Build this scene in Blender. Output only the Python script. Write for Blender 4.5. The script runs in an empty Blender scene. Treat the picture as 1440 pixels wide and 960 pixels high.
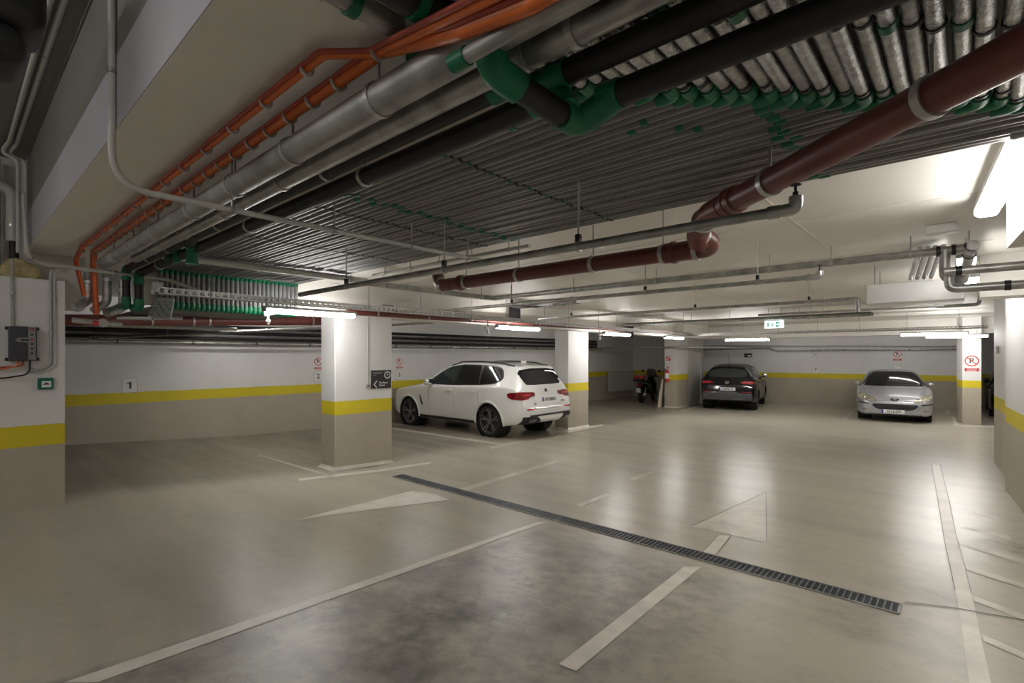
EXPOSURE = 1.0
import bpy, bmesh, math, random
from mathutils import Vector, Matrix
from mathutils.bvhtree import BVHTree
random.seed(7)
SC = bpy.context.scene
COL = SC.collection
PI = math.pi
CAMZ = 1.85
FPX, CX, CY = 710.0, 720.0, 500.0            # focal length and principal point for a 1440x960 picture
FW = Vector((-0.6665, 0.7455, 0)); RT = Vector((0.7455, 0.6665, 0))
HC = 1.06                                     # slab soffit above the eye level

def W(x, y, h): return Vector((x, y, CAMZ + h))
def ray(px, py): return FW + RT * ((px - CX) / FPX) + Vector((0, 0, 1)) * ((CY - py) / FPX)
def fz(y):
    if y < 4.25: return .15 + (4.25 - y) * .0627
    if y < 10: return .15 - (y - 4.25) / 5.75 * .09
    if y < 18.5: return .06 - (y - 10) / 8.5 * .07
    return -.01
def onfloor(px, py):
    d = ray(px, py); z = .1
    for _ in range(12):
        t = (z - CAMZ) / d.z
        z = fz(d.y * t)
    return Vector((d.x * t, d.y * t, z))
def onx(px, py, X):
    d = ray(px, py); t = X / d.x
    return Vector((X, d.y * t, CAMZ + d.z * t))
def ony(px, py, Y):
    d = ray(px, py); t = Y / d.y
    return Vector((d.x * t, Y, CAMZ + d.z * t))
FARA = math.radians(8.0)                      # the far wall stands a little askew
FARP = Vector((-6.0, 21.9, 0)); FARD = Vector((math.cos(FARA), math.sin(FARA), 0)); FARN = Vector((math.sin(FARA), -math.cos(FARA), 0))
def onfar(px, py):
    d = ray(px, py); t = FARP.dot(FARN) / d.dot(FARN)
    p = d * t; p.z += CAMZ
    return p

# ------------------------------------------------------------------ materials
def nodes(name):
    m = bpy.data.materials.new(name); m.use_nodes = True
    nt = m.node_tree; b = nt.nodes['Principled BSDF']
    return m, nt, b
def mk(nt, t, **kw):
    n = nt.nodes.new(t)
    for k, v in kw.items(): setattr(n, k, v)
    return n
def noise(nt, scale, detail=4, vec=None, rough=.55):
    n = mk(nt, 'ShaderNodeTexNoise'); n.inputs['Scale'].default_value = scale; n.inputs['Detail'].default_value = detail
    n.inputs['Roughness'].default_value = rough
    if vec is not None: nt.links.new(vec, n.inputs['Vector'])
    return n.outputs['Fac']
def ramp(nt, fac, p0, p1, c0=0., c1=1.):
    r = mk(nt, 'ShaderNodeMapRange'); r.inputs[1].default_value = p0; r.inputs[2].default_value = p1
    r.inputs[3].default_value = c0; r.inputs[4].default_value = c1
    nt.links.new(fac, r.inputs[0]); return r.outputs[0]
def mix(nt, fac, a, b, mode='MIX'):
    n = mk(nt, 'ShaderNodeMix', data_type='RGBA', blend_type=mode)
    for s, v in ((0, fac), (6, a), (7, b)):
        if isinstance(v, (int, float)): n.inputs[s].default_value = v
        elif isinstance(v, (tuple, list)): n.inputs[s].default_value = (*v[:3], 1)
        else: nt.links.new(v, n.inputs[s])
    return n.outputs[2]
def mth(nt, op, a, b=0.):
    n = mk(nt, 'ShaderNodeMath', operation=op)
    for i, v in enumerate((a, b)):
        if isinstance(v, (int, float)): n.inputs[i].default_value = v
        else: nt.links.new(v, n.inputs[i])
    return n.outputs[0]
def bump(nt, b, h, strength, dist=.01):
    n = mk(nt, 'ShaderNodeBump'); n.inputs['Strength'].default_value = strength; n.inputs['Distance'].default_value = dist
    nt.links.new(h, n.inputs['Height']); nt.links.new(n.outputs[0], b.inputs['Normal'])

def mat(name, col, rough=.5, metal=0., var=.12, scale=6., bmp=0., coat=0., emit=None, es=0., trans=0.):
    m, nt, b = nodes(name)
    tc = mk(nt, 'ShaderNodeTexCoord').outputs['Object']
    f = noise(nt, scale, 4, tc)
    lo = tuple(max(0, c * (1 - var)) for c in col); hi = tuple(min(1, c * (1 + var)) for c in col)
    nt.links.new(mix(nt, ramp(nt, f, .3, .7), lo, hi), b.inputs['Base Color'])
    b.inputs['Roughness'].default_value = rough; b.inputs['Metallic'].default_value = metal
    b.inputs['Coat Weight'].default_value = coat; b.inputs['Coat Roughness'].default_value = .05
    if trans: b.inputs['Transmission Weight'].default_value = trans
    if bmp: bump(nt, b, noise(nt, scale * 6, 3, tc), bmp, .004)
    if emit: b.inputs['Emission Color'].default_value = (*emit, 1); b.inputs['Emission Strength'].default_value = es
    return m

def wall_material(name, white, beige, banded=True):
    m, nt, b = nodes(name)
    pos = mk(nt, 'ShaderNodeNewGeometry').outputs['Position']
    sep = mk(nt, 'ShaderNodeSeparateXYZ'); nt.links.new(pos, sep.inputs[0])
    wob = ramp(nt, noise(nt, 9, 2, pos), .3, .7, -.004, .004)
    z = mth(nt, 'ADD', sep.outputs[2], wob)
    n1 = noise(nt, 1.6, 5, pos); n2 = noise(nt, 14, 4, pos)
    wcol = mix(nt, ramp(nt, n1, .3, .7), tuple(c * .93 for c in white), white)
    bcol = mix(nt, ramp(nt, n1, .3, .7), tuple(c * .88 for c in beige), beige)
    bcol = mix(nt, ramp(nt, n2, .66, .8, 0, .25), bcol, (.16, .14, .11))
    if banded:
        yel = mix(nt, ramp(nt, n1, .3, .7), (.62, .50, .012), (.70, .57, .016))
        c = mix(nt, mth(nt, 'GREATER_THAN', z, .981), bcol, yel)
        c = mix(nt, mth(nt, 'GREATER_THAN', z, 1.181), c, wcol)
    else: c = wcol
    nt.links.new(c, b.inputs['Base Color']); b.inputs['Roughness'].default_value = .55
    bump(nt, b, noise(nt, 40, 3, pos), .12, .003)
    return m

M = {}
M['wall'] = wall_material('painted_wall', (.76, .75, .74), (.47, .42, .335))
M['wall_plain'] = wall_material('plain_wall', (.62, .60, .56), (.5, .45, .36), False)
M['ceiling'] = wall_material('ceiling_paint', (.78, .755, .705), (.5, .45, .36), False)
M['palebeam'] = wall_material('pale_concrete', (.43, .42, .46), (.5, .45, .36), False)
M['concretedark'] = wall_material('dark_concrete', (.20, .19, .17), (.5, .45, .36), False)
M['galv'] = mat('galvanised_steel', (.42, .42, .41), .38, .75, .3, 9)
M['galv_dull'] = mat('dull_zinc', (.36, .36, .35), .5, .6, .3, 7, .1)
M['steel'] = mat('bright_zinc', (.5, .5, .49), .35, .6, .15, 12)
M['conduit'] = mat('grey_conduit', (.48, .475, .45), .45, 0, .08)
M['rubber'] = mat('black_insulation', (.012, .011, .011), .55, 0, .3, 5, .15)
M['tubegrey'] = mat('grey_insulation', (.17, .165, .165), .42, 0, .2, 5, .2)
M['foil'] = mat('silver_foil_wrap', (.46, .46, .455), .27, .92, .3, 22, 1.)
M['green'] = mat('green_fitting', (.005, .15, .065), .45, 0, .25, 6)
M['redpipe'] = mat('red_brown_pipe', (.16, .042, .034), .38, 0, .18, 5)
M['orange'] = mat('orange_sleeve', (.62, .135, .022), .42, 0, .15, 8)
M['orangered'] = mat('red_sleeve', (.34, .05, .03), .42, 0, .15, 8)
M['dark'] = mat('dark_plastic', (.02, .02, .021), .45, 0, .2)
M['black'] = mat('black_rubber', (.009, .009, .009), .7, 0, .2)
M['white'] = mat('white_plastic', (.78, .78, .77), .4, 0, .05)
M['lampbody'] = mat('grey_lamp_body', (.55, .55, .54), .45, 0, .05)
for k_, e_ in (('lamp', 30), ('lamp_soft', 13), ('lamp_wide', 17), ('lamp_fill_low', 8), ('lamp_fill', 36), ('lamp_far', 40)):
    M[k_] = mat('lamp_diffuser', (.9, .9, .9), .4, 0, 0, 5, emit=(1, .98, .945), es=e_)
M['exit'] = mat('exit_sign_face', (.9, .95, .95), .4, 0, 0, 5, emit=(.85, 1, .97), es=1.3)
M['exitgreen'] = mat('exit_sign_green', (.0, .28, .16), .4, 0, 0, 5, emit=(.0, .3, .18), es=.35)
M['signblack'] = mat('sign_charcoal', (.03, .03, .032), .45, 0, .1)
M['signred'] = mat('sign_red', (.55, .03, .035), .45, 0, .1)
M['signwhite'] = mat('sign_white', (.82, .81, .80), .4, 0, .03)
M['ink'] = mat('sign_black_ink', (.02, .02, .02), .5, 0, .1)
M['boxgrey'] = mat('control_box_grey', (.055, .055, .068), .45, 0, .1)
M['panelgrey'] = mat('panel_grey', (.27, .27, .28), .45, 0, .1)
M['ledorange'] = mat('orange_label', (.55, .12, .06), .4, 0, .1)
M['greenbox'] = mat('green_box', (.0, .13, .085), .4, 0, .1)
M['red'] = mat('red_enamel', (.55, .012, .02), .3, 0, .1, coat=.5)
M['plank'] = mat('pale_board', (.6, .54, .45), .55, 0, .12)
M['grate'] = mat('grey_grating', (.15, .16, .175), .45, .4, .25, 12)
M['trough'] = mat('dark_channel', (.02, .02, .022), .8, 0, .2)
M['paint'] = mat('line_paint', (.72, .675, .60), .38, 0, .14, 5, .05)
M['paintworn'] = mat('worn_line_paint', (.60, .555, .475), .34, 0, .16, 4, .05)
M['wool'] = mat('yellowed_foam', (.5, .42, .22), .8, 0, .3, 9, .8)
M['carwhite'] = mat('white_car_paint', (.80, .80, .78), .25, 0, .02, 3, coat=.8)
M['carblack'] = mat('black_car_paint', (.005, .005, .006), .10, 0, .1, 3)
M['carsilver'] = mat('silver_car_paint', (.40, .40, .425), .33, .45, .05, 3, coat=.5)
M['scuff'] = mat('dark_floor_scuff', (.13, .115, .095), .4, 0, .3, 20)
M['glass'] = mat('tinted_car_glass', (.008, .009, .010), .03, 0, .1)
M['glassclear'] = mat('car_glass', (.03, .038, .037), .03, 0, .1)
M['smoke'] = mat('smoked_screen', (.10, .10, .11), .15, 0, .1)
M['tyre'] = mat('tyre_rubber', (.012, .012, .012), .75, 0, .2, 10)
M['rimdark'] = mat('dark_rim', (.22, .22, .23), .32, .7, .1)
M['rimlight'] = mat('bright_rim', (.40, .40, .40), .3, .85, .1)
M['chrome'] = mat('chrome', (.75, .75, .75), .12, 1., .05)
M['tail'] = mat('tail_lamp_red', (.20, .006, .012), .12, 0, .3, 12, coat=1.)
M['tailbright'] = mat('tail_lamp_bright', (.5, .03, .04), .15, 0, .3, 14, coat=1.)
M['headlamp'] = mat('headlamp_lens', (.34, .31, .22), .12, .1, .5, 11, coat=.6)
M['plate'] = mat('number_plate_white', (.72, .72, .74), .35, 0, .03)
M['plateblue'] = mat('number_plate_blue', (.02, .03, .30), .35, 0, .1)
M['trimblack'] = mat('black_trim', (.015, .015, .016), .4, 0, .15)
M['trimgrey'] = mat('grey_bumper_trim', (.06, .06, .065), .45, 0, .15)

def floor_material():
    m, nt, b = nodes('epoxy_floor')
    pos = mk(nt, 'ShaderNodeNewGeometry').outputs['Position']
    sep = mk(nt, 'ShaderNodeSeparateXYZ'); nt.links.new(pos, sep.inputs[0])
    X, Y = sep.outputs[0], sep.outputs[1]
    n1 = noise(nt, .7, 4, pos); n2 = noise(nt, 3.2, 6, pos, .6); n5 = noise(nt, 9, 8, pos, .7)
    mp = mk(nt, 'ShaderNodeMapping'); nt.links.new(pos, mp.inputs[0]); mp.inputs['Scale'].default_value = (.3, 2.2, 1)
    st = noise(nt, 1.2, 5, mp.outputs[0], .6)
    c = mix(nt, ramp(nt, n1, .3, .7), (.44, .402, .325), (.50, .455, .37))
    c = mix(nt, ramp(nt, st, .42, .7, 0, .55), c, (.31, .29, .245))
    c = mix(nt, ramp(nt, n5, .5, .75, 0, .38), c, (.25, .235, .20))
    # the near ramp bay is worn down to grey concrete, so is the parking bay on the far left
    m1 = mth(nt, 'MULTIPLY', ramp(nt, X, -3.06, -3.0), mth(nt, 'MULTIPLY', ramp(nt, X, -.9, -1.35), ramp(nt, Y, 4.15, 3.7)))
    c = mix(nt, mth(nt, 'MULTIPLY', m1, ramp(nt, n2, .35, .65, .15, .9)), c, (.25, .23, .207))
    c = mix(nt, mth(nt, 'MULTIPLY', m1, ramp(nt, n5, .45, .70, 0, .6)), c, (.165, .149, .132))
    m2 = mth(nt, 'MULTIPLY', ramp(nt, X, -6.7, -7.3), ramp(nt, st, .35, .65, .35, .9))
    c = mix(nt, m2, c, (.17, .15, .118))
    wn = mk(nt, 'ShaderNodeTexNoise'); wn.inputs['Scale'].default_value = 4; wn.inputs['Detail'].default_value = 5; nt.links.new(pos, wn.inputs['Vector'])
    wv = mk(nt, 'ShaderNodeVectorMath', operation='SUBTRACT'); nt.links.new(wn.outputs['Color'], wv.inputs[0]); wv.inputs[1].default_value = (.5, .5, .5)
    ws = mk(nt, 'ShaderNodeVectorMath', operation='SCALE'); nt.links.new(wv.outputs[0], ws.inputs[0]); ws.inputs['Scale'].default_value = .9
    wp = mk(nt, 'ShaderNodeVectorMath', operation='ADD'); nt.links.new(pos, wp.inputs[0]); nt.links.new(ws.outputs[0], wp.inputs[1])
    def stain(x, y, r, amt, col=(.075, .068, .056)):
        q = onfloor(x, y)
        d = mk(nt, 'ShaderNodeVectorMath', operation='DISTANCE'); nt.links.new(wp.outputs[0], d.inputs[0]); d.inputs[1].default_value = q
        f = mth(nt, 'MULTIPLY', ramp(nt, d.outputs['Value'], r, r * .25, 0, amt), ramp(nt, n5, .3, .6, .55, 1.))
        return mix(nt, f, c, col)
    for q in ((640, 860, .30, .85), (575, 885, .26, .7), (690, 880, .2, .6), (600, 925, .25, .5), (735, 818, .13, .7), (525, 925, .3, .5), (480, 850, .35, .35), (800, 880, .25, .35),
              (1420, 770, .25, .6), (1230, 872, .5, .3), (1310, 840, .4, .3), (700, 760, .4, .25)):
        c = stain(*q)
    spk = noise(nt, 13, 3, pos, .7)
    c = mix(nt, ramp(nt, spk, .77, .80, 0, .8), c, (.06, .054, .042))
    nt.links.new(c, b.inputs['Base Color'])
    r = mth(nt, 'ADD', ramp(nt, n2, .3, .7, .278, .31), mth(nt, 'MULTIPLY', m1, .05))
    nt.links.new(r, b.inputs['Roughness'])
    hh = mth(nt, 'ADD', mth(nt, 'MULTIPLY', noise(nt, 70, 2, pos), ramp(nt, Y, 4.4, 4.0, .12, .7)), noise(nt, 3, 3, pos))
    bump(nt, b, hh, .15, .006)
    return m
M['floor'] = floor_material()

# ------------------------------------------------------------------ mesh helpers
MATX = {}
def thing(name, label, cat, loc=(0, 0, 0), rz=0., group=None, scale=1.):
    o = bpy.data.objects.new(name, None); COL.objects.link(o)
    o.empty_display_size = .1
    o.location = loc; o.rotation_euler = (0, 0, rz); o.scale = (scale,) * 3
    o['label'] = label; o['category'] = cat
    if group: o['group'] = group
    MATX[o] = Matrix.Translation(Vector(loc)) @ Matrix.Rotation(rz, 4, 'Z') @ Matrix.Scale(scale, 4)
    return o

def fillet(pts, R, n=6):
    pts = [Vector(p) for p in pts]
    if R <= 0 or len(pts) < 3: return pts
    out = [pts[0]]
    for i in range(1, len(pts) - 1):
        a, b, c = pts[i - 1], pts[i], pts[i + 1]
        u = (a - b); v = (c - b); lu, lv = u.length, v.length
        u.normalize(); v.normalize()
        ang = u.angle(v)
        if ang > PI - .02: out.append(b); continue
        t = min(R / math.tan(ang / 2), lu * .49, lv * .49)
        p, q = b + u * t, b + v * t
        for k in range(n + 1):
            s = k / n
            out.append(p * (1 - s) ** 2 + b * 2 * s * (1 - s) + q * s * s)
    out.append(pts[-1]); return out

class MB:
    def __init__(s): s.v = []; s.f = []; s.m = []; s.mi = 0
    def face(s, idx): s.f.append(tuple(idx)); s.m.append(s.mi)
    def box(s, c, size, rz=0., R=None):
        R = R or Matrix.Rotation(rz, 3, 'Z'); c = Vector(c); n = len(s.v)
        for dx in (-.5, .5):
            for dy in (-.5, .5):
                for dz in (-.5, .5): s.v.append(c + R @ Vector((dx * size[0], dy * size[1], dz * size[2])))
        for q in ((0, 1, 3, 2), (4, 6, 7, 5), (0, 4, 5, 1), (2, 3, 7, 6), (0, 2, 6, 4), (1, 5, 7, 3)): s.face(n + i for i in q)
        return s
    def bb(s, x0, x1, y0, y1, z0, z1): return s.box(((x0 + x1) / 2, (y0 + y1) / 2, (z0 + z1) / 2), (abs(x1 - x0), abs(y1 - y0), abs(z1 - z0)))
    def rbox(s, c, size, bev=.01, seg=2, rz=0., R=None):
        bm = bmesh.new(); bmesh.ops.create_cube(bm, size=1)
        for v in bm.verts: v.co = Vector((v.co.x * size[0], v.co.y * size[1], v.co.z * size[2]))
        bmesh.ops.bevel(bm, geom=bm.edges[:] + bm.verts[:], offset=min(bev, min(size) * .45), segments=seg, affect='EDGES', profile=.5)
        R = R or Matrix.Rotation(rz, 3, 'Z'); n = len(s.v); bm.verts.index_update()
        for v in bm.verts: s.v.append(Vector(c) + R @ v.co)
        for f in bm.faces: s.face(n + v.index for v in f.verts)
        bm.free(); return s
    def tube(s, pts, r, seg=12, R=0., caps=True, rr=None):
        pts = fillet(pts, R) if R else [Vector(p) for p in pts]
        n0 = len(s.v); up = None
        for i, p in enumerate(pts):
            d = (pts[min(i + 1, len(pts) - 1)] - pts[max(i - 1, 0)]).normalized()
            if up is None: up = Vector((0, 0, 1)) if abs(d.z) < .9 else Vector((1, 0, 0))
            sd = d.cross(up); sd.normalize(); up = sd.cross(d).normalized()
            q = rr[i] if rr else r
            for k in range(seg):
                a = 2 * PI * k / seg
                s.v.append(p + sd * math.cos(a) * q + up * math.sin(a) * q)
        for i in range(len(pts) - 1):
            for k in range(seg):
                a = n0 + i * seg + k; b = n0 + i * seg + (k + 1) % seg
                s.face((a, b, b + seg, a + seg))
        if caps:
            s.face(n0 + k for k in reversed(range(seg)))
            s.face(n0 + (len(pts) - 1) * seg + k for k in range(seg))
        return s
    def lathe(s, prof, c, axis=(0, 0, 1), seg=24, caps=True):
        ax = Vector(axis).normalized(); u = ax.orthogonal().normalized(); w = ax.cross(u); n0 = len(s.v); c = Vector(c)
        for (r, h) in prof:
            for k in range(seg):
                a = 2 * PI * k / seg
                s.v.append(c + ax * h + (u * math.cos(a) + w * math.sin(a)) * r)
        for i in range(len(prof) - 1):
            for k in range(seg):
                a = n0 + i * seg + k; b = n0 + i * seg + (k + 1) % seg
                s.face((a, b, b + seg, a + seg))
        if caps and prof[0][0] > 1e-5: s.face(n0 + k for k in reversed(range(seg)))
        if caps and prof[-1][0] > 1e-5: s.face(n0 + (len(prof) - 1) * seg + k for k in range(seg))
        return s
    def prism(s, poly, ext):
        n = len(s.v); k = len(poly); ext = Vector(ext)
        for p in poly: s.v.append(Vector(p))
        for p in poly: s.v.append(Vector(p) + ext)
        s.face(n + i for i in range(k)); s.face(n + k + i for i in reversed(range(k)))
        for i in range(k):
            j = (i + 1) % k; s.face((n + j, n + i, n + k + i, n + k + j))
        return s
    def grid(s, rows, closed=False):
        n = len(s.v); a = len(rows[0])
        for r in rows: s.v.extend(Vector(p) for p in r)
        for i in range(len(rows) - 1):
            for j in range(a - 1 + (1 if closed else 0)):
                j2 = (j + 1) % a
                s.face((n + i * a + j, n + i * a + j2, n + (i + 1) * a + j2, n + (i + 1) * a + j))
        return s
    def mesh(s, name, mats, inv=None, ang=38, fix=True):
        me = bpy.data.meshes.new(name)
        me.from_pydata([(inv @ v) if inv else v for v in s.v], [], s.f)
        for m in (mats if isinstance(mats, (list, tuple)) else [mats]): me.materials.append(M[m] if isinstance(m, str) else m)
        if len(set(s.m)) > 1: me.polygons.foreach_set('material_index', s.m)
        me.validate()
        if fix:
            bm = bmesh.new(); bm.from_mesh(me); bmesh.ops.recalc_face_normals(bm, faces=bm.faces[:]); bm.to_mesh(me); bm.free()
        me.polygons.foreach_set('use_smooth', [True] * len(me.polygons))
        me.set_sharp_from_angle(angle=math.radians(ang)); me.update()
        return me
    def build(s, name, mats, parent=None, local=False, ang=38, label=None, fix=True):
        if parent is not None:
            root = parent
            while root.parent is not None: root = root.parent
            inv = None if local else MATX[root].inverted()
            o = bpy.data.objects.new(name, s.mesh(name, mats, inv, ang, fix)); COL.objects.link(o); o.parent = parent
        else:
            xs, ys, zs = [v.x for v in s.v], [v.y for v in s.v], [v.z for v in s.v]
            b = Vector(((min(xs) + max(xs)) / 2, (min(ys) + max(ys)) / 2, min(zs)))
            o = bpy.data.objects.new(name, s.mesh(name, mats, Matrix.Translation(-b), ang, fix)); COL.objects.link(o)
            o.location = b; MATX[o] = Matrix.Translation(b)
        if label: o['label'] = label
        return o
def tag(o, label, cat, group=None):
    o['label'] = label; o['category'] = cat
    if group: o['group'] = group
    return o
def struct(o): o['kind'] = 'structure'; return o

def text_mb(txt, size, org, ux, uz, depth=.002, mb=None, align='CENTER', sx=1.):
    """solid letters standing on the plane through org spanned by ux (reading direction) and uz (up)"""
    cu = bpy.data.curves.new('lettering', 'FONT'); cu.body = txt; cu.size = size; cu.align_x = align; cu.align_y = 'CENTER'
    cu.extrude = depth; cu.offset = size * .018; cu.resolution_u = 3
    o = bpy.data.objects.new('lettering', cu); COL.objects.link(o)
    dg = bpy.context.evaluated_depsgraph_get(); me = bpy.data.meshes.new_from_object(o.evaluated_get(dg))
    mb = mb or MB(); n = len(mb.v); ux = Vector(ux).normalized(); uz = Vector(uz).normalized(); un = ux.cross(uz)
    for v in me.vertices: mb.v.append(Vector(org) + ux * v.co.x * sx + uz * v.co.y + un * v.co.z)
    for p in me.polygons: mb.face(n + i for i in p.vertices)
    bpy.data.objects.remove(o); bpy.data.curves.remove(cu); bpy.data.meshes.remove(me)
    return mb
def ring_mb(mb, c, r0, r1, n, depth=.003, seg=32):
    """a flat annulus facing n"""
    return mb.lathe([(r0, 0), (r0, depth), (r1, depth), (r1, 0), (r0, 0)], c, n, seg, False)
# ================================================================== THE SETTING
ZC = CAMZ + HC
XL = -11.38                                   # left wall
YB = .53                                      # where the deep slab over the bays begins
YFAR = 26.0
# floor: sloping ramp near the camera, nearly level beyond the drain
mb = MB()
ys = [-6, -4, -2, 0, 1, 2, 3, 3.8, 4.25, 4.7, 6, 8, 10, 12, 14, 16, 18.5, 22, YFAR]
mb.grid([[(x, y, fz(y)) for x in (-11.6, -9, -6.5, -4, -2, 0, 2, 5)] for y in ys])
n = len(mb.v)
floor = mb.build('floor', 'floor', None, ang=80); struct(floor)
def painted(pxs, name='line_marking', m='paint', lift=.003, sub=0):
    """a painted marking lying on the floor"""
    pts = [onfloor(*p) for p in pxs]
    b = MB(); k = len(pts)
    if k == 4:
        a, d_, c, e = pts[0], pts[1], pts[2], pts[3]
        N = 10; rows = []
        for i in range(N + 1):
            t = i / N; l = a.lerp(e, t); r = d_.lerp(c, t)
            rows.append([Vector((l.x, l.y, fz(l.y) + lift)), Vector((r.x, r.y, fz(r.y) + lift))])
        b.grid(rows)
    else:
        for p in pts: b.v.append(Vector((p.x, p.y, fz(p.y) + lift)))
        b.face(range(k))
    o = b.build(name, m, floor, fix=False)
    return o
painted([(90, 960), (137, 960), (771, 733), (753, 735)])
painted([(786, 934), (810, 944), (986, 797), (962, 797)])
painted([(988, 776), (1006, 781), (1028, 753), (1010, 753)])
painted([(1077, 692), (972, 740), (1078, 763)], 'arrow_marking', 'paintworn')
for q in ([(1310, 653), (1322, 653), (1335, 705), (1319, 705)], [(1319, 705), (1335, 705), (1345, 755), (1328, 760)],
          [(1328, 760), (1345, 755), (1357, 797), (1336, 797)], [(1336, 797), (1357, 797), (1372, 860), (1349, 860)], [(1349, 860), (1372, 860), (1394, 962), (1363, 962)]):
    painted(q)
for q in ([(1373, 718), (1375, 723), (1405, 730), (1402, 726)], [(1350, 736), (1352, 741), (1421, 759), (1421, 754)], [(1346, 759), (1348, 765), (1445, 795), (1445, 788)],
          [(1358, 795), (1360, 802), (1445, 829), (1445, 822)], [(1367, 837), (1370, 845), (1445, 874), (1445, 866)], [(1381, 892), (1384, 902), (1450, 931), (1450, 922)]):
    painted(q, 'hatch_marking', 'paintworn')
painted([(360, 639), (365, 639), (470, 669), (464, 671)], m='paintworn')
painted([(420, 673), (421, 676.5), (482, 669), (482, 665.5)])
painted([(482, 665.5), (482, 669), (607, 651.5), (605, 649)])
painted([(412, 732), (580, 690), (613, 695), (632, 703), (480, 722)], 'arrow_marking')
painted([(640, 689), (653, 691), (787, 649), (780, 647.5)], m='paintworn')
painted([(808, 711), (817, 713), (858, 696), (851, 694)])
painted([(885, 673), (893, 675), (921, 663.5), (915, 662.5)], m='paintworn')
painted([(552, 601), (552, 603.5), (707, 626.5), (709, 624)], m='paintworn')
painted([(688, 629), (692, 631), (736, 620.5), (732, 619.5)], m='paintworn')
painted([(797, 605.5), (799, 608.5), (850, 598), (846, 596.5)])
painted([(955, 577), (960, 578.5), (1000, 568.5), (996, 567.5)], m='paintworn')
painted([(1057, 577), (1063, 578), (1098, 565.5), (1094, 565)], m='paintworn')
painted([(1184, 590), (1189, 590.5), (1204, 574.5), (1200, 574.5)], m='paintworn')
painted([(1343, 599), (1350, 600), (1343, 586), (1337, 585.5)])
painted([(1331, 581), (1336, 582), (1334, 576), (1329, 576)])
painted([(1350, 598), (1350, 600), (1398, 600.5), (1398, 598.5)])

def edge_line(pts, w=1.1):
    for (x0, y0), (x1, y1) in zip(pts, pts[1:]):
        l = math.hypot(x1 - x0, y1 - y0); nx, ny = -(y1 - y0) / l * w / 2, (x1 - x0) / l * w / 2
        painted([(x0 - nx, y0 - ny), (x0 + nx, y0 + ny), (x1 + nx, y1 + ny), (x1 - nx, y1 - ny)], 'marking_edge', 'scuff', .0045)
edge_line([(973, 740), (1040, 709), (1077, 692), (1078, 763)], .9)
edge_line([(1310, 653), (1319, 705), (1328, 760), (1336, 797), (1343, 830)], 1.3)
edge_line([(1322, 653), (1335, 705), (1345, 755), (1357, 797), (1366, 835)], 1.3)
edge_line([(988, 776), (1010, 753)], .8); edge_line([(1006, 781), (1028, 753)], .8)
edge_line([(1272, 847), (1330, 853), (1440, 872)], 1.2)

def wallbox(name, x0, x1, y0, y1, z0, z1, m='wall'):
    return struct(MB().bb(x0, x1, y0, y1, z0, z1).build(name, m))
wallbox('wall_left', XL - .3, XL, -6, 22, -.2, ZC + .1)
# wall with the control box, near left; above it the pipe shaft is open
b = MB().bb(-7.1, -6.66, -6, .78, -.2, CAMZ + .74)
b.bb(-6.661, -6.655, .318, .324, .3, CAMZ + .72)           # the construction joint
struct(b.build('wall_equipment', 'wall'))
wallbox('wall_shaft', -7.45, -7.1, -6, 1.0, CAMZ + .5, CAMZ + 2.0, 'wall_plain')
wallbox('wall_bay', -11.3, -7.1, -6, -5.7, -.2, ZC + .1, 'wall_plain')
wallbox('wall_back', -7.2, 3, -6.3, -6, -.2, CAMZ + 2.1, 'wall')
# far wall, a little askew, and its recess on the right
def plan_wall(name, a, c, nrm, th, z0, z1, m='wall'):
    a = Vector((a[0], a[1], z0)); c = Vector((c[0], c[1], z0)); o = -Vector(nrm) * th
    return struct(MB().prism([a, c, c + o, a + o], (0, 0, z1 - z0)).build(name, m))
fl = FARP + FARD * ((XL - .2 - FARP.x) / FARD.x); fr = FARP + FARD * ((.12 - FARP.x) / FARD.x)
plan_wall('wall_far', fl, fr, FARN, .3, -.2, ZC + .1)
wallbox('wall_recess', .0, 5, 25.3, 25.6, -.2, ZC + .1)
wallbox('wall_end_right', 4.7, 5, 11, 25.6, -.2, ZC + .1, 'wall_plain')
# right wall, leaning across the aisle direction by a few degrees
rd = Vector((-.066, .9978, 0)); rn = Vector((-.9978, -.066, 0))
rp = lambda y: (.415 - .066 * (y - 9.37), y)
plan_wall('wall_right', rp(-6), rp(9.37), rn, .6, -.2, CAMZ + 2.05)
plan_wall('wall_jamb', (.53, 9.3), (.388, 11.8), rn, .6, -.2, ZC + .1)
# columns
def column(x0, x1, y0, y1, top, ch=.012):
    b = MB()
    p = [(x0 + ch, y0), (x1 - ch, y0), (x1, y0 + ch), (x1, y1 - ch), (x1 - ch, y1), (x0 + ch, y1), (x0, y1 - ch), (x0, y0 + ch)]
    b.prism([(x, y, -.2) for x, y in p], (0, 0, top + .2))
    o = struct(b.build('column', 'wall'))
    g = .035; f0 = fz((y0 + y1) / 2)
    k = MB()                                   # cove where the coating runs up the foot
    rows = []
    for (e, z) in ((.045, .0), (.018, .012), (.004, .04), (-.004, .055)):
        rows.append([(x, y, fz(y) + z) for x, y in ((x0 - e, y0 - e), (x1 + e, y0 - e), (x1 + e, y1 + e), (x0 - e, y1 + e))])
    k.grid(rows, True); k.build('column_foot', 'paintworn', o)
    return o
BB = CAMZ + .60                                # underside of the downstand beam
column(-7.22, -6.81, 3.755, 4.74, BB + .05)
column(-7.50, -7.10, 9.97, 10.86, BB + .05)
column(-8.00, -7.58, 17.16, 18.25, BB + .05)
b = MB().prism([(-.02, 18.5, -.2), (.36, 18.5, -.2), (.36, 19.3, -.2), (-.14, 19.3, -.2), (-.14, 18.86, -.2)], (0, 0, 3.2))
struct(b.build('column', 'wall'))
wallbox('wall_stub', -8.0, -7.62, 18.25, 19.6, -.2, ZC, 'wall_plain')
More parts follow.
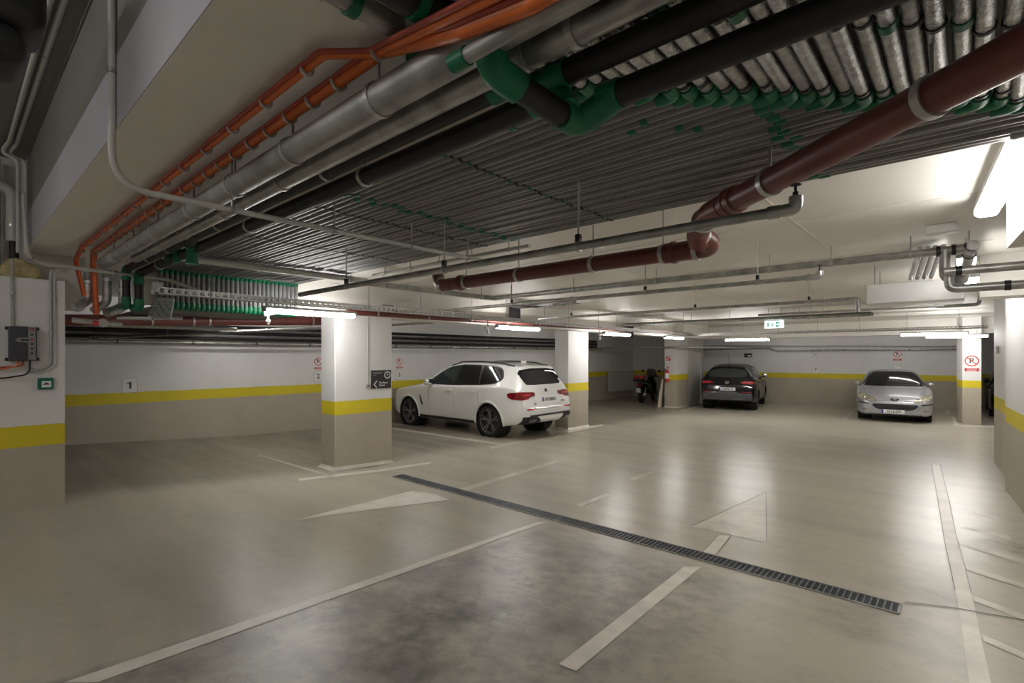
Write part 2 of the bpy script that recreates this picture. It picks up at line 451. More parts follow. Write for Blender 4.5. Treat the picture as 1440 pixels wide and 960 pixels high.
wallbox('door_jamb', -7.64, -7.55, 19.45, 19.62, -.1, ZC, 'wall_plain')
# ceiling: deep slab over the bays, upper slab over the camera
b = MB().bb(-11.6, 5, YB, YFAR, ZC, CAMZ + 2.3)
ceil = struct(b.build('ceiling', 'ceiling'))
b = MB().bb(-6.9, 2.5, YB - .004, YB, ZC + .002, ZC + .34)
struct(b.build('trim_pale_edge', 'palebeam', None))  # lower strip of the beam face in a paler, faintly lilac tone
struct(MB().bb(-6.9, 2.5, YB - .003, YB, ZC + .34, CAMZ + 1.97).build('trim_beam_face', 'concretedark'))
wallbox('ceiling_upper', -7.45, 3, -6.3, YB, CAMZ + 1.97, CAMZ + 2.3, 'concretedark')
# downstand beams
b = MB().bb(-7.22, -6.84, 1.45, 18.2, BB, ZC + .05); struct(b.build('beam_between_columns', 'ceiling'))
b = MB().prism([(-7.6, 18.9, BB + .02), (4.9, 18.9, BB + .02), (4.9, 19.3, BB + .02), (-7.6, 19.3, BB + .02)], (0, 0, .5)); struct(b.build('beam_across', 'ceiling'))
a0 = Vector((.293, 3.25, CAMZ + .69)); a1 = Vector((.245 - .066 * .57, 4.55, CAMZ + .69))
struct(MB().prism([a0, a1, a1 + Vector((.6, 0, 0)), a0 + Vector((.6, 0, 0))], (0, 0, HC - .66)).build('beam_right', 'ceiling'))
wallbox('beam_lintel', .13, 1.2, 7.3, 7.7, CAMZ + .62, ZC + .05, 'ceiling')
# faint shuttering joints in the soffit
for (y0, y1, x0, x1) in ((4.45, 4.455, -6.8, .2), (6.35, 6.355, -6.8, .2), (3.3, 11.0, -3.2, -3.194), (3.3, 7.0, -1.0, -.994)):
    MB().bb(x0, x1, y0, y1, ZC - .0035, ZC + .001).build('shutter_joint', 'paintworn', ceil)
# white boxed duct beam at the right
boxd = thing('boxed_duct', 'white boxed-in duct hanging under the ceiling at the right', 'duct', (-.42, 7.55, CAMZ + .61))
MB().rbox((-.42, 7.55, CAMZ + .72), (.86, .66, .22), .008).build('casing', 'white', boxd)
for x_ in (-.78, -.06):
    for y_ in (7.3, 7.8): MB().tube([(x_, y_, CAMZ + .82), (x_, y_, ZC)], .006, 6).build('hanger_rod', 'galv_dull', boxd)

# drain across the foot of the ramp
dl, dr = onfloor(548, 671), onfloor(1268, 848)
yd = (dl.y + dr.y) / 2
GX0, GX1 = dl.x, dr.x
z0 = fz(yd)
dr_o = thing('drain_channel', 'long grey steel drain grating set in the floor across the aisle', 'drain', ((GX0 + GX1) / 2, yd, z0))
wd = .17
MB().bb(GX0, GX1, yd - wd / 2, yd + wd / 2, z0 + .001, z0 + .005).build('channel', 'trough', dr_o)
b = MB()
for s in (-1, 1): b.bb(GX0, GX1, yd + s * wd / 2 - .006, yd + s * wd / 2 + .006, z0, z0 + .016)
for x in (GX0, GX1): b.bb(x - .006, x + .006, yd - wd / 2, yd + wd / 2, z0, z0 + .016)
b.build('frame', 'galv_dull', dr_o)
NS = 6; L = (GX1 - GX0) / NS
for i in range(NS):
    b = MB(); xa = GX0 + i * L + .006; xb = xa + L - .012
    k = int(L / .038)
    for j in range(k + 1):
        x = xa + (xb - xa) * j / k
        b.bb(x - .005, x + .005, yd - wd / 2 + .008, yd + wd / 2 - .008, z0 + .006, z0 + .014)
    for j in range(9):
        y = yd - wd / 2 + .012 + (wd - .024) * j / 8
        b.bb(xa, xb, y - .0022, y + .0022, z0 + .006, z0 + .012)
    b.build('grating', 'grate', dr_o)

# ------------------------------------------------------------------ camera
cd = bpy.data.cameras.new('camera'); cam = bpy.data.objects.new('camera', cd); COL.objects.link(cam)
cd.sensor_fit = 'HORIZONTAL'; cd.sensor_width = 36; cd.lens = FPX / 1440 * 36; cd.shift_y = (CY - 480) / 1440; cd.clip_start = .02
cam.location = (0, 0, CAMZ)
cam.rotation_euler = (PI / 2, 0, math.atan2(-FW.x, FW.y))
SC.camera = cam
SC.view_settings.view_transform = 'Standard'; SC.view_settings.look = 'None'; SC.view_settings.gamma = 1
SC.view_settings.use_curve_mapping = False
SC.view_settings.exposure = EXPOSURE
w = bpy.data.worlds.new('garage_air'); SC.world = w; w.use_nodes = True
w.node_tree.nodes['Background'].inputs[0].default_value = (1, .97, .93, 1); w.node_tree.nodes['Background'].inputs[1].default_value = .0
SC.cycles.max_bounces = 8; SC.cycles.diffuse_bounces = 6; SC.cycles.glossy_bounces = 3
SC.cycles.use_denoising = True; SC.cycles.sample_clamp_indirect = 6

# ------------------------------------------------------------------ lamps
def lamp(label, c, along, length=1.22, width=.10, rods=True, m='lamp'):
    """a slim fluorescent batten: housing above, glowing diffuser below"""
    ax = Vector(along).normalized(); sd = Vector((-ax.y, ax.x, 0)); c = Vector(c)
    t = thing('fluorescent_lamp', label, 'lamp', c, group='fluorescent lamps in the garage')
    R = Matrix((ax, sd, Vector((0, 0, 1)))).transposed()
    MB().rbox(c + Vector((0, 0, .045)), (length, width, .035), .012, R=R).build('housing', 'lampbody', t)
    MB().rbox(c, (length - .02, width * .86, .055), .024, 3, R=R).build('diffuser', m, t)
    for s in (-1, 1):
        MB().rbox(c + ax * s * (length / 2 - .004) + Vector((0, 0, .022)), (.03, width, .07), .012, R=R).build('end_cap', 'lampbody', t)
        p_ = c + ax * s * length * .32
        zt = c.z + .15 if rods else (ZC if c.y > YB else CAMZ + 1.97)
        MB().tube([p_ + Vector((0, 0, .055)), Vector((p_.x, p_.y, zt))], .005 if rods else .012, 8).build('hanger', 'steel', t)
    return t
H1 = .545
lamp('glowing tube lamp in front of the pillar with the charcoal sign', W(-6.3, 3.16, H1), (0, 1, 0))
lamp('glowing tube lamp above the white suv roof, between two pillars', W(-6.3, 7.24, H1 - .03), (0, 1, 0))
lamp('glowing tube lamp right after the pillar beside the white suv', W(-6.3, 10.9, H1 - .03), (0, 1, 0))
lamp('small glowing tube lamp above the pillar with the fire extinguisher', W(-6.3, 14.15, H1 - .03), (0, 1, 0))
lamp('glowing tube lamp above the black car', W(-4.66, 15.4, .46), (1, 0, 0), m='lamp_far')
lamp('glowing tube lamp above the silver car, front one of the pair', W(-.53, 15.4, .50), (1, 0, 0), m='lamp_far')
lamp('glowing tube lamp above the silver car, rear one of the pair', W(-.14, 17.3, .49), (1, 0, 0), m='lamp_far')
lamp('large bright tube lamp close by under the ceiling at the right edge', W(.165, 3.86, .95), (-.066, .998, 0), 1.55, .13, False, 'lamp_wide')
lamp('tube lamp beside the right wall, beyond the crossed pipes', W(.06, 8.6, .93), (-.066, .998, 0), 1.2, .15, False, 'lamp_wide')
lamp('bright tube lamp partly hidden behind the pipe manifold on the right', W(.02, 6.5, .87), (0, 1, 0), 1.1, .15, False, 'lamp_soft')
lamp('added fill lamp over the ramp, unseen behind the viewer, on the right', W(-.9, -1.9, 1.88), (1, 0, 0), 1.22, .10, False, 'lamp_fill')  # out of view, added to light the foreground
lamp('added fill lamp over the ramp, unseen behind the viewer, on the left', W(-3.9, -2.2, 1.88), (1, 0, 0), 1.22, .10, False, 'lamp_fill')  # second unseen lamp added for the foreground and ramp

lamp('added fill lamp in the parking bay behind the white suv, hidden by the beam', W(-9.0, 7.3, .96), (0, 1, 0), 1.22, .10, False, 'lamp_soft')  # added out of sight to brighten this bay and the wall behind
lamp('tube lamp in the bay beyond the second pillar', W(-9.0, 12.9, .86), (0, 1, 0), 1.22, .10, False, 'lamp_soft')
lamp('added fill lamp in the left bay behind the nearest pillar, hidden by the beam', W(-9.2, 3.2, .96), (0, 1, 0), 1.22, .10, False, 'lamp_fill')  # unseen, added to brighten the left bay wall
for x_, lb in ((-4.6, 'added fill lamp behind the far beam over the black hatchback'), (-1.2, 'added fill lamp behind the far beam over the silver saloon'), (2.0, 'added fill lamp behind the far beam over the half hidden dark car')):
    lamp(lb, W(x_, 20.3, .96), (1, 0, 0), 1.22, .10, False, 'lamp_fill_low')  # unseen row added to brighten the far wall
# ================================================================== PIPES AND TRAYS
ZT = ZC + .004
def ring(c, axis, r, w=.022, th=.006):
    return MB().lathe([(r - .001, -w / 2), (r + th, -w / 2), (r + th, w / 2), (r - .001, w / 2), (r - .001, -w / 2)], c, axis, 18, False)
def point_at(pts, s):
    """point and direction at arc length fraction s"""
    L = [(Vector(b) - Vector(a)).length for a, b in zip(pts, pts[1:])]; d = s * sum(L)
    for a, b, l in zip(pts, pts[1:], L):
        if d <= l + 1e-9: return Vector(a).lerp(Vector(b), d / l), (Vector(b) - Vector(a)).normalized()
        d -= l
    return Vector(pts[-1]), (Vector(pts[-1]) - Vector(pts[-2])).normalized()
def pipe(name, label, cat, pts, r, m, clamps=(), top=ZT, R=None, seg=14, clampmat='steel', rods=True, group=None, cw=.022, part='pipe_run', nuts=False):
    pts = [Vector(p) for p in pts]
    t = thing(name, label, cat, pts[0], group=group)
    MB().tube(pts, r, seg, R if R is not None else r * 2.2).build(part, m, t)
    for s in clamps:
        c, d = point_at(pts, s)
        cl = ring(c, d, r, cw).build('clamp', clampmat, t)
        if rods and top > c.z + r:
            MB().tube([c + Vector((0, 0, r)), Vector((c.x, c.y, top))], .005, 6).build('hanger_rod', 'galv_dull', cl)
        if nuts: MB().rbox(c + Vector((0, 0, r + .02)), (.03, .03, .05), .006).build('hanger_nut', 'trimblack', cl)
    return t
def X(y, h, *xs): return [W(x, y, h) for x in xs]

# --- the stack of thirty grey insulated tubes with mitred green elbows
NT = 30
ORD = ['nearest to the bare ceiling', 'second', 'third', 'fourth', 'fifth', 'sixth', 'seventh', 'eighth', 'ninth', 'tenth', 'eleventh', 'twelfth', 'thirteenth', 'fourteenth', 'fifteenth',
       'sixteenth', 'seventeenth', 'eighteenth', 'nineteenth', 'twentieth', 'twenty-first', 'twenty-second', 'twenty-third', 'twenty-fourth', 'twenty-fifth', 'twenty-sixth', 'twenty-seventh', 'twenty-eighth', 'twenty-ninth']
rg = random.Random(3)
for k in range(NT):
    y = 1.60 + .0535 * k; xe = -1.02 + .0535 * k + rg.uniform(-.008, .008); h = .985 + rg.uniform(-.006, .006); r = .0262
    o = NT - 1 - k
    lab = ('grey insulated ceiling tube nearest to the bare white ceiling' if o == 0 else
           'grey insulated ceiling tube closest to the thick black pipes' if o == NT - 1 else
           'grey insulated ceiling tube, %s from the bare white ceiling edge' % ORD[o])
    if o >= 1: lab = lab
    t = thing('insulated_tube', lab, 'ceiling tube', W(xe, y, h), group='grey insulated tubes under the ceiling')
    xl = -6.745
    MB().tube(X(y, h, xl + .05, xe - .05), r, 10).build('tube_run', 'tubegrey', t)
    # mitred elbow and the foil-wrapped run towards the viewer
    MB().tube([W(xe - .075, y, h), W(xe, y, h), W(xe, y - .075, h)], r + .004, 12, .04).build('elbow', 'green', t)
    yc = .56
    MB().tube([W(xe, y - .06, h), W(xe, yc, h)], .0245, 12).build('foil_run', 'foil', t)
    for q, mm in ((y - .10 - .03 * (k % 3 == 0), 'trimblack'), (y - .62 + rg.uniform(-.02, .02), 'green' if k % 3 == 1 else 'trimblack')):
        if q > yc + .05: ring(W(xe, q, h), (0, 1, 0), .0245, .016 if mm == 'trimblack' else .04, .003).build('joint_tape', mm, t)
    # tape over the joints along the long run
    for (xb, w, mm, ok) in ((-2.76 + rg.uniform(-.05, .05), .055, 'green', True), (-1.86 + rg.uniform(-.01, .01), .014, 'trimblack' if k % 3 else 'green', True),
                            (-3.12 + rg.uniform(-.01, .01), .012, 'trimblack', True), (-4.3 + rg.uniform(-.01, .01), .012, 'trimblack', True),
                            (-.58 + rg.uniform(-.04, .04), .05, 'green', xe > -.5),
                            (xe - .35 + rg.uniform(-.1, .1), .03, 'green', k % 3 != 2 and xe < -.4)):
        if ok: ring(W(xb, y, h), (1, 0, 0), r, w, .004).build('joint_tape', mm, t)
    # drop in front of the beam, then away under it
    MB().tube([W(xl + .09, y, h), W(xl, y, h), W(xl, y, h - .055)], r + .002, 10, .04).build('elbow', 'green', t)
    MB().tube([W(xl, y, h - .05), W(xl, y, .60)], r - .002, 10).build('drop_run', 'tubegrey', t)
    MB().tube([W(xl, y, .615), W(xl, y, .555), W(xl - .09, y, .555)], r + .004, 10, .04).build('elbow', 'green', t)
    MB().tube(X(y, .555, xl - .05, -10.9), r, 8).build('far_run', 'tubegrey', t)

# --- pale steel channel crossing below the tubes
pipe('support_pipe', 'pale steel pipe crossing below the grey tubes near the pillars', 'pipe', [W(-5.45, 1.3, .915), W(-5.45, 3.42, .915)], .034, 'conduit', (.12, .9), clampmat='galv_dull')

# --- big galvanised and black runs along the ceiling
pipe('galvanised_pipe', 'thick dull zinc pipe running right beside the orange sleeves', 'pipe', X(1.02, .905, -.2, -6.3), .056, 'galv_dull', (.22, .33, .44, .55, .68, .8, .92))
t = pipe('galvanised_pipe', 'thin grey pipe ending in a green cap beside the thick zinc pipe', 'pipe', X(.925, .80, -.1, -1.0), .021, 'galv_dull', (), R=0)
MB().tube(X(.925, .80, -.985, -1.045), .026, 12).build('end_cap', 'green', t)
pipe('galvanised_pipe', 'zinc pipe with ring clamps between thick zinc pipe and black pipes', 'pipe', X(1.16, .90, .2, -5.7), .040, 'galv', (.17, .20, .48, .62, .76, .9), nuts=False)
t = pipe('black_pipe', 'upper of the two long black insulated pipes, left of green elbows', 'pipe', X(1.262, .915, -1.19, -6.55), .037, 'rubber', (.22, .5, .72, .84))
MB().tube([W(-1.22, 1.262, .915), W(-1.13, 1.262, .915), W(-1.07, 1.30, .915)], .044, 14, .03).build('elbow', 'green', t)
MB().tube([W(-6.5, 1.262, .915), W(-6.6, 1.262, .915), W(-6.6, 1.262, .80)], .042, 12, .05).build('elbow', 'green', t)
MB().tube([W(-6.6, 1.262, .82), W(-6.6, 1.262, .60)], .036, 12).build('drop_run', 'rubber', t)
MB().tube([W(-6.6, 1.262, .62), W(-6.6, 1.262, .53), W(-6.8, 1.262, .53)], .044, 12, .06).build('elbow', 'green', t)
t = pipe('black_pipe', 'lower of the two long black insulated pipes, left of green elbows', 'pipe', X(1.362, .875, -1.10, -6.5), .042, 'rubber', (.2, .46, .74, .86))
MB().tube([W(-1.12, 1.362, .875), W(-1.03, 1.362, .875), W(-.99, 1.355, .84), W(-.96, 1.34, .79)], .048, 14, .05).build('elbow', 'green', t)
MB().tube([W(-6.45, 1.362, .875), W(-6.55, 1.362, .875), W(-6.55, 1.362, .76)], .046, 12, .06).build('elbow', 'green', t)
MB().tube([W(-6.55, 1.362, .78), W(-6.55, 1.362, .58)], .04, 12).build('drop_run', 'rubber', t)
MB().tube([W(-6.55, 1.362, .60), W(-6.55, 1.362, .52), W(-6.75, 1.362, .52)], .048, 12, .06).build('elbow', 'green', t)
# short black bridge piece with big green elbows
t = thing('black_pipe', 'short black pipe piece with big green elbows crossing under the others', 'pipe', W(-.97, 1.1, .79))
MB().tube([W(-.981, 1.125, .7935), W(-.967, 1.34, .7765)], .040, 16).build('pipe_run', 'rubber', t)
MB().tube([W(-1.02, 1.035, 1.03), W(-1.0, 1.03, .815), W(-.982, 1.13, .793)], .047, 16, .075).build('elbow', 'green', t)
MB().tube([W(-.967, 1.32, .777), W(-.96, 1.405, .777), W(-.89, 1.425, .81), W(-.83, 1.425, .83)], .047, 16, .05).build('elbow', 'green', t)
t = pipe('black_pipe', 'upper thick black pipe running up to the right of green elbows', 'pipe', X(1.335, .915, -.99, 1.0), .040, 'rubber', (), R=0)
MB().tube([W(-1.10, 1.32, .915), W(-1.05, 1.333, .915), W(-.95, 1.335, .915)], .046, 14, .02).build('elbow', 'green', t)
t = pipe('black_pipe', 'lower thick black pipe running up to the right of green elbows', 'pipe', X(1.425, .835, -.83, 1.0), .042, 'rubber', (), R=0)
MB().tube(X(1.425, .835, -.88, -.81), .048, 14).build('coupling', 'green', t)
# green stub elbows where other black pipes turn down by the zinc pipes
for (px, py, d_, lb) in ((238, 358, 0, 'leftmost of three green down elbows near the far end of black pipes'), (249, 360, 0, 'middle one of three green down elbows near the far end of black pipes'),
                         (270, 362, 0, 'rightmost and largest of three green down elbows near black pipes end')):
    p = ony(px, py, 1.33); rr = .032 if px < 260 else .044
    t = thing('pipe_elbow', lb, 'pipe elbow', p, group='green elbows turning down')
    MB().tube([p + Vector((.12, -.05, .09)), p + Vector((.0, 0, .09)), p + Vector((0, 0, -.05))], rr, 14, .06).build('elbow', 'green', t)
    MB().tube([p + Vector((0, 0, -.03)), p + Vector((0, 0, -.055))], rr + .005, 14).build('collar', 'green', t)
    MB().tube([p + Vector((.10, -.042, .09)), p + Vector((.4, -.09, .12))], rr - .006, 12).build('pipe_run', 'rubber', t)

# ducts and pipes at the top edge, over the orange sleeves
t = pipe('grey_duct', 'grey pipe with green joint against the ceiling at the top edge', 'pipe', [W(-1.30, .57, 1.01), W(-1.30, .93, 1.01)], .034, 'galv_dull', (.3,), rods=False)
ring(W(-1.30, .77, 1.01), (0, 1, 0), .034, .03, .008).build('joint', 'green', t)
t = pipe('black_duct', 'wide black insulated duct end at the top edge above the orange sleeves', 'duct', [W(-1.12, .57, .985), W(-1.12, 1.0, .985)], .056, 'rubber', (), rods=False)
ring(W(-1.12, .86, .985), (0, 1, 0), .056, .03, .004).build('joint_tape', 'green', t)
t = thing('pipe_elbow', 'dark green elbow group tucked behind orange sleeves at the top', 'pipe elbow', W(-1.30, 1.05, 1.0))
MB().tube([W(-1.40, 1.07, 1.01), W(-1.30, 1.06, 1.01), W(-1.22, 1.0, 1.0)], .040, 14, .06).build('elbow', 'green', t)
MB().tube([W(-1.24, 1.08, 1.01), W(-1.12, 1.08, 1.01)], .034, 14).build('collar', 'green', t)

# --- orange sleeves: two bundles with many small clamps
def bundle(label, pts, rads, offs, mats, clamps, r):
    t = thing('cable_sleeve', label, 'cable sleeve', pts[0])
    for o, rr, m in zip(offs, rads, mats):
        MB().tube([Vector(p) + Vector(o) for p in pts], rr, 10, .08).build('sleeve', m, t)
    for s in clamps:
        c, d = point_at(pts, s)
        ring(c, d, r, .014, .007).build('clamp', 'steel', t)
    return t
hO = 1.022
pA = [W(-6.62, .93, .60), W(-6.60, .86, .95), W(-6.2, .855, hO), W(-1.62, .855, hO), W(-1.46, .945, 1.0), W(-1.0, .862, .87), W(-.74, .83, .81), W(-.3, .80, .80)]
bundle('upper thin orange and red sleeve run clipped along the white ceiling', pA, (.0135, .009), ((0, 0, 0), (0, -.020, .004)), ('orange', 'orangered'),
       [.10 + .052 * i for i in range(15)], .019)
pB = [W(-6.66, 1.03, .42), W(-6.62, 1.0, .9), W(-6.3, .955, hO - .012), W(-1.44, .965, hO - .012), W(-.98, .90, .85), W(-.72, .875, .79), W(-.3, .86, .78)]
bundle('lower thick orange sleeve run with closely set steel clips', pB, (.0215, .009), ((0, 0, 0), (0, -.024, .008)), ('orange', 'orangered'),
       [.12 + .029 * i for i in range(24)], .0245)

# --- pale conduits
t = pipe('conduit', 'pale conduit bending off the beam face and crossing under all pipes', 'conduit', [W(-2.95, YB - .02, 2.0), W(-2.95, YB - .02, .79), W(-2.98, 3.06, .79)], .0155, 'conduit', (.18, .46, .62, .78, .93), R=.16, clampmat='galv_dull')
t = pipe('conduit', 'pale conduit from shaft corner bending along to the cable tray', 'conduit', [W(-6.5, .47, 1.5), W(-6.5, .50, .92), W(-6.56, .62, .875), W(-6.58, 1.62, .845), W(-6.45, 1.9, .74)], .019, 'conduit', (.3, .62, .8), R=.12, rods=False, clampmat='galv_dull')
for (yy, lb) in ((.375, 'left one of two conduits on the dark upper ceiling'), (.425, 'right one of two conduits on the dark upper ceiling')):
    pipe('conduit', lb, 'conduit', [W(-1.2, yy, 1.94), W(-6.45, yy, 1.94), W(-6.58 - (yy - .4), yy - .05, 1.86), W(-6.5, yy + .06, 1.8), W(-6.5, yy + .06, .95)], .016, 'conduit', (.2, .34, .5), R=.06, rods=False, clampmat='galv_dull')
xe = -6.645
t = pipe('conduit', 'left of twin conduits on the pillar beside the control box', 'conduit', [W(xe, .79, .865), W(xe, .672, .86), W(xe, .672, -.10), W(xe, .56, -.14), W(xe, .52, -.10)], .011, 'conduit', (.3, .6), R=.08, rods=False)
t = pipe('conduit', 'right of twin conduits on the pillar beside the control box', 'conduit', [W(xe, .80, .83), W(xe, .70, .83), W(xe, .70, -.11), W(xe, .60, -.16), W(xe, .50, -.15)], .011, 'conduit', (.3, .6), R=.08, rods=False)
pipe('conduit', 'thin conduit coming down to the control box top', 'conduit', [W(xe, .405, .9), W(xe, .41, .285)], .012, 'galv_dull', (.5,), rods=False)

# --- red-brown drain pipes
def sleeve_joint(t, c, d, r, m='redpipe'):
    b = MB().lathe([(r, -.06), (r + .010, -.055), (r + .010, -.01), (r + .016, -.005), (r + .016, .02), (r, .028)], c, d, 20, False); b.build('socket', m, t)
t = thing('drain_pipe', 'big red-brown drain pipe slanting from the upper right corner', 'drain pipe', W(-1.03, 2.83, .8))
pR = [W(-1.06, 2.855, .80), W(.75, 1.335, .80)]
MB().tube(pR, .060, 24).build('pipe_run', 'redpipe', t)
for s in (.22, .545, .85):
    c, d = point_at(pR, s); cl = ring(c, d, .060, .03, .008).build('clamp', 'steel', t)
    MB().tube([c + Vector((0, 0, .06)), Vector((c.x, c.y, ZT))], .006, 6).build('hanger_rod', 'galv_dull', cl)
sleeve_joint(t, point_at(pR, .09)[0], pR[0] - pR[1], .06)
MB().tube([pR[0] + (pR[1] - pR[0]) * .06, pR[0], W(-1.19, 3.0, .75), W(-1.22, 3.10, .70)], .064, 24, .12).build('elbow', 'redpipe', t)
c0 = W(-1.06, 3.24, .69)
MB().tube([W(-1.21, 3.03, .745), W(-1.17, 3.24, .69), W(-1.42, 3.24, .69)], .064, 24, .12).build('elbow', 'redpipe', t)
for (p, d) in ((W(-1.12, 2.92, .78), (-.5, .8, -.25)), (W(-1.205, 3.06, .735), (-.05, .95, -.3)), (W(-1.29, 3.24, .69), (1, 0, 0))):
    ring(p, d, .064, .03, .008).build('clamp', 'steel', t)
p2 = X(3.24, .69, -1.38, -3.70)
t = thing('drain_pipe', 'red-brown drain pipe hanging level below the tubes, open left end', 'drain pipe', p2[0])
MB().tube(p2, .058, 24).build('pipe_run', 'redpipe', t)
for s in (.06, .30, .62, .90):
    c, d = point_at(p2, s); cl = ring(c, d, .058, .03, .008).build('clamp', 'steel', t)
    MB().tube([c + Vector((0, 0, .058)), Vector((c.x, c.y, ZT))], .005, 6).build('hanger_rod', 'galv_dull', cl)
sleeve_joint(t, point_at(p2, .03)[0], (1, 0, 0), .058); sleeve_joint(t, point_at(p2, .93)[0], (-1, 0, 0), .058)
MB().tube([W(-3.66, 3.24, .69), W(-3.80, 3.24, .69), W(-3.90, 3.27, .735), W(-3.95, 3.30, .80)], .061, 20, .08).build('elbow', 'redpipe', t)
ring(W(-3.84, 3.25, .705), (-1, .1, .35), .061, .02, .006).build('clamp', 'steel', t)
p3 = [W(-6.62, 3.85, .635), W(-6.62, 16.0, .70)]
pipe('drain_pipe', 'long thin red-brown pipe running along the beam behind the cable tray', 'drain pipe', p3, .045, 'redpipe', [.08 * i + .04 for i in range(12)], top=CAMZ + .62, rods=False)
pipe('drain_pipe', 'red-brown pipe in the dark bay behind the perforated plate', 'drain pipe', [W(-8.0, .6, .41), W(-8.0, 4.6, .60)], .07, 'redpipe', (.3, .42, .47, .85), rods=True)

# --- sprinkler pipes with upright heads
def sprinkler(label, y, h, x0, x1, r, clamps=(), up=True, m='galv', drop=0.):
    t = pipe('sprinkler_pipe', label, 'sprinkler pipe', X(y, h, x0, x1), r, m, clamps, nuts=True)
    e = W(x0, y, h)
    ring(e + Vector((-.05, 0, 0)), (1, 0, 0), r, .05, .005).build('socket', m, t)
    z = r * 2.2 if not drop else -drop
    MB().tube([e + Vector((-.03, 0, 0)), e + Vector((.03, 0, 0)), e + Vector((.03, 0, z))], r + .004, 12, .04).build('elbow', m, t)
    if up:
        hd = MB().lathe([(.006, 0), (.012, .0), (.012, .02), (.006, .025), (.006, .045), (.022, .048), (.022, .052), (.0, .052)], e + Vector((.03, 0, r * 2.1)), (0, 0, 1), 10)
        hd.build('sprinkler_head', 'trimblack', t)
    return t
sprinkler('sprinkler pipe passing under the big red drain elbow, upright head', 2.33, .605, -.545, -4.90, .023, (.24, .5, .80))
pipe('sprinkler_pipe', 'thin pale pipe clipped to the ceiling beyond the grey tubes', 'sprinkler pipe', X(3.42, .97, -2.85, -5.3), .017, 'conduit', (.1, .3, .5, .7, .9), R=0)
t = pipe('galvanised_pipe', 'thick zinc pipe spanning the aisle ceiling to the right wall', 'pipe', X(5.7, .90, -.02, -5.5), .036, 'galv', (.06, .17, .27, .5, .72, .93), cw=.03)
t2 = pipe('galvanised_pipe', 'zinc pipe running away from the grey tubes toward the aisle pipe', 'pipe', [W(-5.5, 3.42, .90), W(-5.5, 5.68, .90)], .034, 'galv_dull', (.12, .55, .9))
# right end manifold: tee down, two branches leaving through the right wall
MB().tube([W(-.08, 5.7, .90), W(.06, 5.7, .90), W(.06, 5.55, .90)], .042, 16, .05).build('elbow', 'galv', t)
MB().tube([W(-.12, 5.7, .90), W(-.12, 5.7, .66), W(.0, 5.7, .64)], .040, 16, .08).build('tee', 'galv', t)
for s in (-.16, -.06, .02): ring(W(s, 5.7, .90), (1, 0, 0), .038, .03, .008).build('coupling', 'trimblack', t)
pipe('galvanised_pipe', 'upper of two zinc branch pipes leaving at the right edge', 'pipe', X(5.55, .70, -.12, .655), .035, 'galv', (.12,), R=0, cw=.04, rods=False, clampmat='trimblack')
t = pipe('galvanised_pipe', 'lower of two zinc branch pipes leaving at the right edge', 'pipe', [W(-.09, 5.62, .68), W(-.09, 5.62, .56), W(.65, 5.62, .56)], .035, 'galv', (.55,), R=.07, cw=.04, rods=False, clampmat='trimblack')
pipe('galvanised_pipe', 'short zinc pipe sloping away behind the pipe manifold on the right', 'pipe', [W(.04, 5.62, .87), W(.0, 7.2, .80)], .04, 'galv_dull', (.1,), R=0, clampmat='trimblack')
sprinkler('sprinkler pipe below the aisle zinc pipe, its elbow turned up', 5.0, .68, -.95, -5.65, .022, (.10, .34, .75))
sprinkler('sprinkler pipe farther down the aisle ending in a drop elbow', 7.35, .69, -.98, -5.9, .022, (.1, .4, .85), False, 'galv', .16)
pipe('sprinkler_pipe', 'thin sprinkler pipe in front of the dark duct bundle far back', 'sprinkler pipe', X(9.2, .69, -.2, -2.6), .018, 'galv', (.1, .6), R=0)
for i in range(4):
    xo = i * .055
    pipe('silver_tube', ['leftmost', 'second from left', 'third from left', 'rightmost'][i] + ' of four silver tubes above the white boxed duct', 'ceiling tube',
         [W(-.30 + xo, 6.0, .985), W(-.45 + xo * 1.1, 7.35, .885)], .024, 'foil', (.1,), rods=False, clampmat='trimblack', group='silver tubes above the boxed duct')
# dark bundles of tubes deeper in the aisle
def flat_bundle(label, y, h, x0, x1, n, r=.03):
    t = thing('tube_bundle', label, 'tube bundle', W(x0, y, h))
    for i in range(n):
        MB().tube(X(y + i * 2.1 * r, h, x0, x1), r, 8).build('tube', 'tubegrey', t)
        MB().tube([W(x0 + .08, y + i * 2.1 * r, h), W(x0, y + i * 2.1 * r, h), W(x0, y + i * 2.1 * r, h - .35)], r, 8, .05).build('drop', 'rubber', t)
    for x in (x0 + (x1 - x0) * .3, x0 + (x1 - x0) * .75):
        MB().bb(x - .02, x + .02, y - .06, y + n * 2.1 * r, CAMZ + h - r - .012, CAMZ + h - r - .002).build('strap', 'galv_dull', t)
        for yy in (y - .05, y + n * 2.1 * r - .01): MB().tube([W(x, yy, h - r), Vector((x, yy, ZT))], .005, 6).build('hanger_rod', 'galv_dull', t)
    return t
flat_bundle('dark tube bundle on the ceiling over the white suv side', 7.5, .985, -6.74, -5.25, 5)
flat_bundle('long dark tube bundle crossing the aisle ceiling far back', 12.1, .84, -6.74, -1.35, 7)
pipe('galvanised_pipe', 'zinc pipe lying along the long dark tube bundle far back', 'pipe', X(12.0, .80, -1.3, -6.7), .03, 'galv', (.2, .5, .8))
tag(MB().rbox(W(-5.0, 7.62, 1.0), (.42, .12, .09), .01).build('junction_box', 'white'), 'small white junction box at the end of a dark tube bundle', 'junction box')
tag(MB().rbox(W(-.13, 5.35, 1.02), (.20, .12, .07), .01).build('junction_box', 'white'), 'white junction box on the ceiling above the right pipe manifold', 'junction box')
tag(MB().rbox(W(-2.62, 4.1, 1.035), (.16, .10, .05), .01).build('junction_box', 'white'), 'white junction box on the bare ceiling behind the red level pipe', 'junction box')

